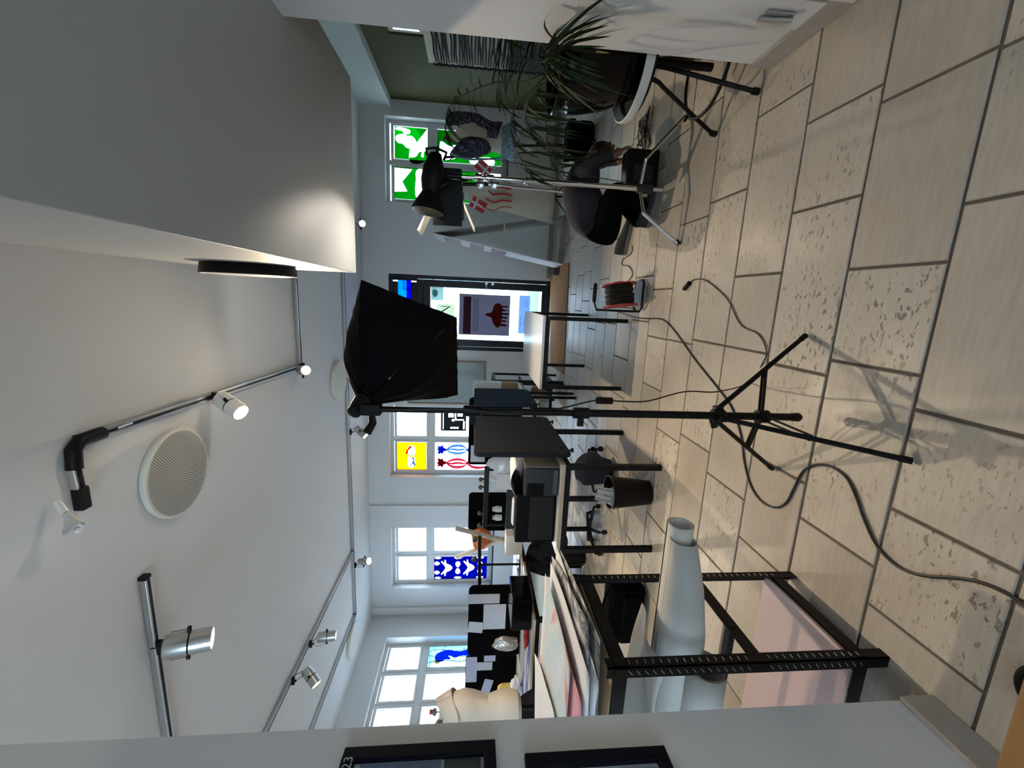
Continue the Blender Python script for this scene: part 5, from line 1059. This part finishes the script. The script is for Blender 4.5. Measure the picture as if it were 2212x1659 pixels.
# bins
def bin_(x, y, h, rt_, rb_, lab, trash=False):
    t = thing('waste_bin', lab, 'bin', (x, y, 0), 'black plastic waste bins')
    MB().lathe([(0, .004), (rb_, .004), (rt_, h), (rt_+.006, h), (rt_+.006, h+.006), (rt_-.004, h+.006), (rb_-.006, .012), (0, .012)], (x, y, 0), n=36, cap=False).build('bucket', BLKP, t, smooth=True)
    MB().tube([Vector((x+(rt_+.003)*math.cos(a), y+(rt_+.003)*math.sin(a), h+.004)) for a in [6.2832*k/36 for k in range(37)]], .003, 6).build('rim', ALU if trash else BLKP, t, smooth=True)
    if trash:
        MB().tube(spline([(x-.11, y-.03, h), (x-.17, y-.05, h+.04), (x-.2, y-.05, h+.10)], 5), .0022, 6).build('wire_handle', ALU, t, smooth=True)
    return t
bin_(-1.43, 2.93, .315, .125, .092, 'black waste bin full of paper under the printer desk', True)
bxx, byy = -1.43, 2.93
solo(MB().slab([Vector((bxx-.07, byy-.08, .30)), Vector((bxx+.06, byy-.08, .28)), Vector((bxx+.05, byy-.01, .41)), Vector((bxx-.06, byy+.0, .43))], (0, .003, 0)), 'discarded_sheet', paper_mat('discarded print', (.62, .58, .52), (.15, .16, .2), 6, 'X', .8), 'cream printed sheet sticking out of the paper-filled bin', 'paper')
crumple('crumpled_bag', (bxx-.03, byy-.03, .285), (.085, .075, .04), CLR, 'crumpled clear wrap inside the paper-filled bin', 'wrap', 21, .3)
q = gz(1262, 1202); bin_(q.x, q.y, .26, .11, .085, 'empty black bin by the left desk legs, nearer the printer')
q = gz(1262, 1226); bin_(q.x-.16, q.y-.06, .26, .11, .085, 'second empty black bin by the left desk legs, next to the work bench')
# chairs
def shell_chair(x, y, rz, h, lab, arms=False):
    t = thing('office_chair', lab, 'chair', (x, y, 0)); Mx = Matrix.Translation((x, y, 0)) @ Matrix.Rotation(rz, 4, 'Z'); V = lambda a, b, c_: Mx @ Vector((a, b, c_))
    MB().grid(lambda u, v: V((u-.5)*.42*(1-.25*(2*v-1)**2), -.19+.05*abs(2*u-1)**2*-1-.10*v, h+.08+.36*v*(1-.12*(2*u-1)**2)), 12, 10).build('backrest', BLKP, t, smooth=True, solid=.014)
    MB().grid(lambda u, v: V((u-.5)*.44, -.2+.42*v, h+.03*(2*u-1)**2-.03*v**3+.03*(1-v)**4), 12, 10).build('seat', BLKP, t, smooth=True, solid=.02)
    MB().cyl(V(0, 0, .1), V(0, 0, h), .025, 12).build('gas_lift', BLK, t, smooth=True)
    for k in range(5):
        a = 1.2566*k; e = (.25*math.cos(a), .25*math.sin(a)); MB().tube([V(0, 0, .12), V(e[0], e[1], .075)], [.022, .014], 8).build('base_arm', BLKP, t, smooth=True)
        MB().cyl(V(e[0], e[1]-.012, .03), V(e[0], e[1]+.012, .03), .027, 14).cyl(V(e[0], e[1], .04), V(e[0], e[1], .08), .008, 8).build('castor', BLKP, t, smooth=True)
    return t
q = gy(1165, 1512, 3.1); shell_chair(q.x+.02, 3.27, .05, .53, 'black shell chair in front of the mannequin bust')
q = gy(1225, 1090, 4.1); shell_chair(q.x-.22, 3.98, 2.6, .44, 'black shell chair pushed under the desk behind the printer')
q = gy(1240, 985, 4.5); shell_chair(q.x, 4.15, 1.0, .46, 'black office chair behind the large grey divider')
# mannequin bust
q = gy(1030, 1530, 2.9); UX = q.x-.02
t = thing('dress_form', 'cream linen dress form with draped collar behind the left partition', 'mannequin', (UX, 2.9, 0))
MB().loft([((UX+dx, 2.9, z), rx, ry) for z, rx, ry, dx in ((.92, .10, .09, .0), (.95, .15, .12, 0), (1.02, .165, .125, 0), (1.10, .155, .12, 0), (1.20, .125, .10, 0), (1.32, .15, .12, .02), (1.40, .165, .13, .02), (1.48, .165, .11, .0), (1.53, .11, .085, 0), (1.56, .06, .055, 0), (1.60, .052, .05, 0))], 32).build('torso', LINEN, t, smooth=True)
MB().grid(lambda u, v: Vector((UX+(.10+.07*v)*math.cos(6.283*u)*(1+.08*math.sin(3*6.283*u)), 2.9+(.09+.06*v)*math.sin(6.283*u), 1.60-.13*v+.035*math.sin(6.283*u*2+1))), 32, 8).build('draped_collar', LINEN, t, smooth=True, solid=.004)
MB().cyl((UX, 2.9, 1.60), (UX, 2.9, 1.68), .006, 8).lathe([(0, 1.62), (.02, 1.622), (.028, 1.64), (.02, 1.655), (0, 1.66)], (UX, 2.9, 0), n=14).build('neck_knob', mat('grey knob', (.2, .2, .2), .4), t, smooth=True)
MB().box((UX+.0, 2.88, 1.655), (UX+.03, 2.90, 1.68)).build('red_peg', RED, t)
MB().cyl((UX, 2.9, .1), (UX, 2.9, .93), .018, 12).build('pole', BLK, t, smooth=True)
for k in range(3): a = 2.09*k; MB().tube([(UX, 2.9, .14), (UX+.28*math.cos(a), 2.9+.28*math.sin(a), .012)], .012, 8).build('leg', BLK, t, smooth=True)
# metal shelf cart with bags by the wall
CX0, CX1, CY0, CY1 = gy(1120, 880, 6.3).x, gy(1120, 822, 6.3).x, 6.25, 6.85
t = thing('shelf_cart', 'open black metal shelf cart with bags left of the glass door', 'shelf', ((CX0+CX1)/2, 6.5, 0))
for x in (CX0, CX1):
    for y in (CY0, CY1): MB().box((x-.017, y-.017, 0), (x+.017, y+.017, 1.08)).build('post', BLK, t, bev=.002)
for z in (.18, 1.06):
    mb = MB(); mb.box((CX0, CY0-.015, z-.02), (CX1, CY0+.015, z+.02)).box((CX0, CY1-.015, z-.02), (CX1, CY1+.015, z+.02)).box((CX0-.015, CY0, z-.02), (CX0+.015, CY1, z+.02)).box((CX1-.015, CY0, z-.02), (CX1+.015, CY1, z+.02)); mb.build('shelf_frame', BLK, t)
MB().box((CX0, CY0, .19), (CX1, CY1, .205)).build('shelf_board', BLKP, t); MB().box((CX0, CY0, .62), (CX1, CY1, .635)).build('shelf_board', BLKP, t)
xm = (CX0+CX1)/2
crumple('brown_paper_bag', (xm+.08, 6.45, .76), (.11, .10, .13), CARD, 'brown paper bag on the upper board of the metal cart', 'bag', 31, .2, .637)
crumple('grey_tote', (xm-.1, 6.45, .77), (.09, .1, .14), mat('grey canvas', (.22, .2, .19), .9, noise=.1), 'grey canvas bag next to the brown bag on the metal cart', 'bag', 32, .2, .637)
crumple('tan_parcel', (xm, 6.45, .34), (.14, .12, .135), mat('tan paper', (.36, .20, .10), .8), 'tan parcel on the lower board of the metal cart', 'parcel', 33, .12, .207)
q = gy(1022, 834, 6.2); carton('paper_stack', (gy(1022, 845, 6.1).x-.04, 6.05, .97), (gy(1022, 824, 6.1).x, 6.2, q.z), PAPER, 'upright white paper sheets left of the framed picture', 'paper', .002)
carton('stack_support', (gy(1022, 845, 6.1).x-.04, 6.04, .722), (gy(1022, 824, 6.1).x, 6.21, .97), CARD, 'cardboard box under the upright white paper sheets', 'box', .002)
# framed teal picture on the far wall
a, b = gy(1047, 874, D), gy(880, 776, D); t = thing('framed_picture', 'teal-grey picture in a thin wooden frame between door and window', 'picture', (-1.57, D, 1.9))
MB().box((a.x+.02, D-.018, a.z+.02), (b.x-.02, D-.01, b.z-.02)).build('picture', art_mat('teal wash', [(.28, .36, .36), (.36, .43, .43), (.26, .33, .34)], 2.2), t)
fm = MB(); frame_boxes(fm, lambda a0, d0, z0, a1, d1, z1: ((a0, D-d0, z0), (a1, D-d1, z1)), a.x, b.x, a.z, b.z, .022, 0, .03); fm.build('frame', mat('walnut strip', (.28, .15, .08), .5), t, bev=.002)
# ================================================================== LEFT FOREGROUND: steel bench with prints and paper rolls
RX1, RY0, RY1 = -1.10, 1.055, 1.50; RX0 = -2.75; TOPZ = .955
t = thing('steel_bench', 'black slotted steel bench behind the left partition', 'bench', ((RX0+RX1)/2, 1.28, 0))
SL = mat('slot steel', (.45, .45, .45), .4)
for x in (RX1, RX0):
    for y in (RY0, RY1):
        s = 1 if x == RX0 else -1; yy = 1 if y == RY0 else -1
        MB().box((x, y, 0), (x+s*.038, y+yy*.004, TOPZ)).box((x, y, 0), (x+s*.004, y+yy*.038, TOPZ)).build('post', BLK, t)
        if x == RX1:
            sl = MB(); z = .10
            while z < TOPZ-.05:
                if not (.42 < z < .47): sl.beam((x-.026, y-.0016*yy, z-.006), (x-.012, y-.0016*yy, z+.006), .0015, .0018, up=(0, 1, 0)); sl.beam((x+.0016, y+yy*.012, z), (x+.0016, y+yy*.026, z), .0015, .0018, up=(1, 0, 0))
                z += .026
            sl.build('slots', SL, t)['kind'] = 'stuff'
for z, m_, nm in ((TOPZ-.02, mat('particle board', (.34, .25, .15), .8, noise=.2, nscale=50), 'top_board'), (.40, mat('particle board', (.34, .25, .15), .8, noise=.2, nscale=50), 'middle_board'), (.125, mat('pink painted board', (.50, .37, .35), .6, noise=.04), 'bottom_board')):
    if nm == 'middle_board': continue
    MB().box((RX0+.01, RY0+.012, z-.012), (RX1-.012, RY1-.012, z)).build(nm, m_, t)
for z in (TOPZ-.045, .452, .09):
    mb = MB(); h = .045
    if z == .452: mb.box((RX0, RY1-.008, z-h/2), (RX1, RY1-.004, z+h/2)).box((RX1-.006, RY0, z-h/2), (RX1-.002, RY1, z+h/2)).box((RX0, RY0, z-h/2), (RX0+.004, RY1, z+h/2)); mb.box((RX0, 1.2, z-.01), (RX1, 1.23, z+.012))
    else: mb.box((RX0, RY0+.004, z-h/2), (RX1, RY0+.008, z+h/2)).box((RX0, RY1-.008, z-h/2), (RX1, RY1-.004, z+h/2)).box((RX1-.006, RY0, z-h/2), (RX1-.002, RY1, z+h/2)).box((RX0, RY0, z-h/2), (RX0+.004, RY1, z+h/2)).box((RX1-.055, RY0, z+h/2-.003), (RX1, RY1, z+h/2))
    mb.build('beam', BLK, t)
# prints piled on top, edges curling up
PR1 = art_mat('pastel print', [(.60, .62, .66), (.45, .58, .62), (.62, .60, .58), (.60, .25, .28), (.50, .55, .40)], 1.3, 1); PR2 = art_mat('pink print', [(.58, .22, .27), (.62, .30, .34), (.60, .26, .3)], 1., 4); PR3 = art_mat('ink print', [(.62, .62, .62), (.58, .58, .58), (.06, .06, .07), (.6, .6, .6)], 2.4, 7)
SHT = [((-1.40, 1.40, .62, .62, .10, .958), PR3, 'lowest ink drawing sheet in the pile on the steel bench'), ((-1.50, 1.44, .70, .66, -.08, .968), PAPER, 'white sheet above the ink drawing on the steel bench'), ((-1.42, 1.42, .60, .58, .22, .979), PR3, 'black spotted print with curled corner on the steel bench'),
       ((-1.62, 1.40, .86, .64, .04, .990), PAPER, 'large white sheet in the middle of the pile on the steel bench'), ((-1.66, 1.36, .70, .52, .05, 1.001), PR2, 'pink print near the top of the pile on the steel bench'), ((-1.62, 1.50, .70, .50, -.05, 1.012), PR1, 'topmost pastel print on the steel bench'), ((-1.95, 1.52, .50, .46, .3, 1.023), PAPER, 'white sheet farthest left on top of the pile')]
for k, ((x, y, w2, h2, ro, z), m_, lab) in enumerate(SHT):
    def fsh(u, v, x=x, y=y, w2=w2, h2=h2, ro=ro, z=z, k=k):
        a, b = (u-.5)*w2, (v-.5)*h2; return Vector((x+a*math.cos(ro)-b*math.sin(ro), y+a*math.sin(ro)+b*math.cos(ro), z+.004*math.sin(3*u+k)*math.sin(4*v+k)**2+.018*max(0, 2*v-1.2)**2+.012*max(0, 2*u-1.4)**2))
    o = solo(MB().grid(fsh, 14, 12), 'print_sheet', m_, lab, 'print', 'prints piled on the steel bench', smooth=True, solid=.0012)
# paper rolls lying on the middle beams
RP = mat('cream roll paper', (.66, .63, .57), .6, noise=.03); RP2 = mat('grey-white roll paper', (.50, .49, .455), .6, noise=.04)
def roll(x0, x1, y, z, r, m_, lab, turns=2.2, wob=.0):
    mb = MB(); n = 60
    def f_(u, v):
        a = 6.283*turns*u; rr_ = r*(.80+.20*u)+wob*math.sin(3*v+2*a)*.3
        if wob: rr_ *= .52+.48*min(1, v/.22)**.7; return Vector((x0+(x1-x0)*v, y+rr_*math.cos(a), z-rr_+rr_*math.sin(a)+.0*v))
        return Vector((x0+(x1-x0)*v, y+rr_*math.cos(a), z+rr_*math.sin(a)-wob*.5*v))
    return solo(mb.grid(f_, n, 10), 'paper_roll', m_, lab, 'paper roll', 'paper rolls lying on the steel bench', smooth=True, solid=.0012)
roll(-.76, -2.6, 1.31, .635, .048, RP, 'narrow cream paper roll whose open end sticks out of the bench')
roll(-.80, -2.6, 1.27, .685, .092, RP2, 'widest loose grey-white paper roll on the bench', 1.25, .01)
roll(-1.6, -2.6, 1.42, .60, .04, RP, 'cream roll at the back of the bench above the wide roll')
roll(-1.24, -2.6, 1.185, .545, .075, RP2, 'small grey-white roll at the front of the bench')
solo(MB().grid(lambda u, v: Vector((-1.18-.55*u, 1.13+.30*v+.02*math.sin(6*u), .715+.03*math.sin(5*v+3*u)-.02*(1-v)**2*u)), 12, 12), 'loose_sheet', RP2, 'torn loose sheet folded over the paper rolls', 'paper', smooth=True, solid=.0012)
# bag on the floor behind the bench
q = gz(1395, 1335); t = thing('laptop_bag', 'black padded bag with handle on the floor behind the steel bench', 'bag', (q.x, q.y+.1, 0))
x0, x1 = gy(1330, 1395, q.y).x, gy(1330, 1275, q.y).x
MB().box((x0, q.y, .008), (x1, q.y+.16, .31)).build('body', BLKF, t, bev=.045); MB().box((x0+.04, q.y-.03, .04), (x1-.05, q.y, .20)).build('front_pocket', BLKF, t, bev=.014)
MB().tube(spline([(x1-.04, q.y+.06, .24), (x1+.05, q.y+.05, .20), (x1+.075, q.y+.05, .14), (x1+.03, q.y+.06, .10), (x1-.03, q.y+.06, .09)], 6), .012, 8).build('handle', BLKF, t, smooth=True)
MB().tube(spline([(x0, q.y+.08, .3), (x0+.1, q.y+.0, .36), (x1-.1, q.y+.02, .34), (x1, q.y+.08, .27)], 6), .010, 8).build('strap', BLKF, t, smooth=True)
# ================================================================== near wall pictures, wooden stool at the viewer
PX = -1.117
def wall_pic(y0, y1, z0, z1, bar, lab, arts, txt=None):
    t = thing('framed_poster', lab, 'picture', (PX, (y0+y1)/2, (z0+z1)/2), 'black framed posters on the left partition')
    mb = MB(); frame_boxes(mb, lambda a0, d0, zz0, a1, d1, zz1: ((PX+d0, a0, zz0), (PX+d1, a1, zz1)), y0, y1, z0, z1, bar, 0, .022); mb.build('frame', mat('black frame wood', (.004, .005, .010), .5, spec=.1), t, bev=.002)
    MB().box((PX+.004, y0+bar, z0+bar), (PX+.006, y1-bar, z1-bar)).build('mount_card', mat('pale mount', (.42, .45, .50), .7), t)
    for (a0, a1, b0_, b1_, m_, nm) in arts: MB().box((PX+.006, y0+(y1-y0)*a0, z0+(z1-z0)*b0_), (PX+.008, y0+(y1-y0)*a1, z0+(z1-z0)*b1_)).build(nm, m_, t)
    if txt:
        cu = bpy.data.curves.new('lettering', 'FONT'); cu.body = txt; cu.size = .030; cu.extrude = .0004; cu.materials.append(mat('pale marker', (.35, .38, .42), .7, noise=0))
        o = bpy.data.objects.new('lettering_tmp', cu); sc.collection.objects.link(o); me = bpy.data.meshes.new_from_object(o.evaluated_get(bpy.context.evaluated_depsgraph_get())); bpy.data.objects.remove(o)
        o = bpy.data.objects.new('lettering', me); sc.collection.objects.link(o); o.parent = t
        o.matrix_local = Matrix.Translation(Vector((PX+.0225, y1-.083, z1-.026))-WL[t.name]) @ Matrix(((0, 0, 1, 0), (1, 0, 0, 0), (0, 1, 0, 0), (0, 0, 0, 1)))
    return t
def yz(x, y): p = gx(x, y, PX+.022); return p.y, p.z
y1a, z1a = yz(746, 1613); y1b, z0a = yz(1070, 1602)
wall_pic(.42, y1a, z0a, z1a, .030, 'upper black framed poster with 2023 written on its frame', [(.14, .93, .36, .88, mat('grey-blue photo', (.15, .17, .24), .6), 'photo_print'), (.3, .8, .40, .66, mat('dark figure', (.05, .055, .07), .7, noise=.3), 'figure_print'), (.14, .93, .10, .34, art_mat('dark green photo', [(.02, .03, .03), (.06, .08, .06), (.03, .03, .04)], 3), 'lower_print')], '2023')
y1c, z1c = yz(1133, 1626); y1d, z0c = yz(1434, 1607)
wall_pic(.42, y1c, z0c, z1c, .030, 'lower black framed poster with a green clothed figure', [(.12, .9, .12, .36, art_mat('olive photo', [(.02, .03, .02), (.08, .09, .06), (.03, .03, .03)], 3, 2), 'lower_print'), (.45, .80, .34, .72, mat('green cloth print', (.0, .12, .06), .7, noise=.2), 'green_print'), (.70, .80, .54, .72, mat('orange print', (.35, .1, .03), .7), 'orange_print')])
y1e, z0e = yz(594, 1648); _, zme = yz(520, 1650)
t = thing('unframed_poster', 'unframed blue and green poster high on the left partition', 'poster', (PX, .6, z0e+.3)); MB().box((PX, .35, zme), (PX+.002, y1e, zme+.4)).build('blue_part', mat('slate blue print', (.13, .17, .26), .6), t); MB().box((PX, .35, z0e), (PX+.0025, y1e, zme)).build('green_part', mat('dark green print', (.012, .035, .014), .6), t)
pts = [gz(2212, 1449, .70), gz(2153, 1625, .70), gz(2140, 1680, .70)]
e0, e1 = gz(2212, 1449, .70), gz(2140, 1680, .70); d = (e0-e1).normalized()
t = thing('wooden_stool', 'orange-brown wooden table corner in the bottom left near the viewer', 'table', ((e0+e1)/2))
a, b = e1-d*.12, e0+d*.25; nn = Vector((-d.y, d.x, 0)); nn = nn if nn.y < 0 else -nn
MB().slab([a, b, b+nn*.30, a+nn*.30], (0, 0, -.03)).build('tabletop', mat('orange plywood', (.42, .21, .065), .6, noise=.1, nscale=9), t, bev=.004)
for p_ in (a+d*.05+nn*.05, b-d*.05+nn*.05, b-d*.05+nn*.25, a+d*.05+nn*.25): MB().box((p_.x-.015, p_.y-.015, 0), (p_.x+.015, p_.y+.015, .67)).build('leg', mat('orange plywood', (.42, .21, .065), .6), t)
q = gz(2196, 1500, .02); t = thing('round_lid', 'black round rim on the floor next to the wooden table corner', 'lid', (q.x, q.y, 0))
q = q+Vector((.045, -.05, 0)); MB().lathe([(.055+.012*math.cos(a), .014+.012*math.sin(a)) for a in [6.283*k/10 for k in range(11)]], (q.x, q.y, 0), n=36, cap=False).build('rim', BLKP, t, smooth=True); MB().lathe([(0, .004), (.05, .004), (.05, .012), (0, .012)], (q.x, q.y, 0), n=30).build('disc', GREYP, t)
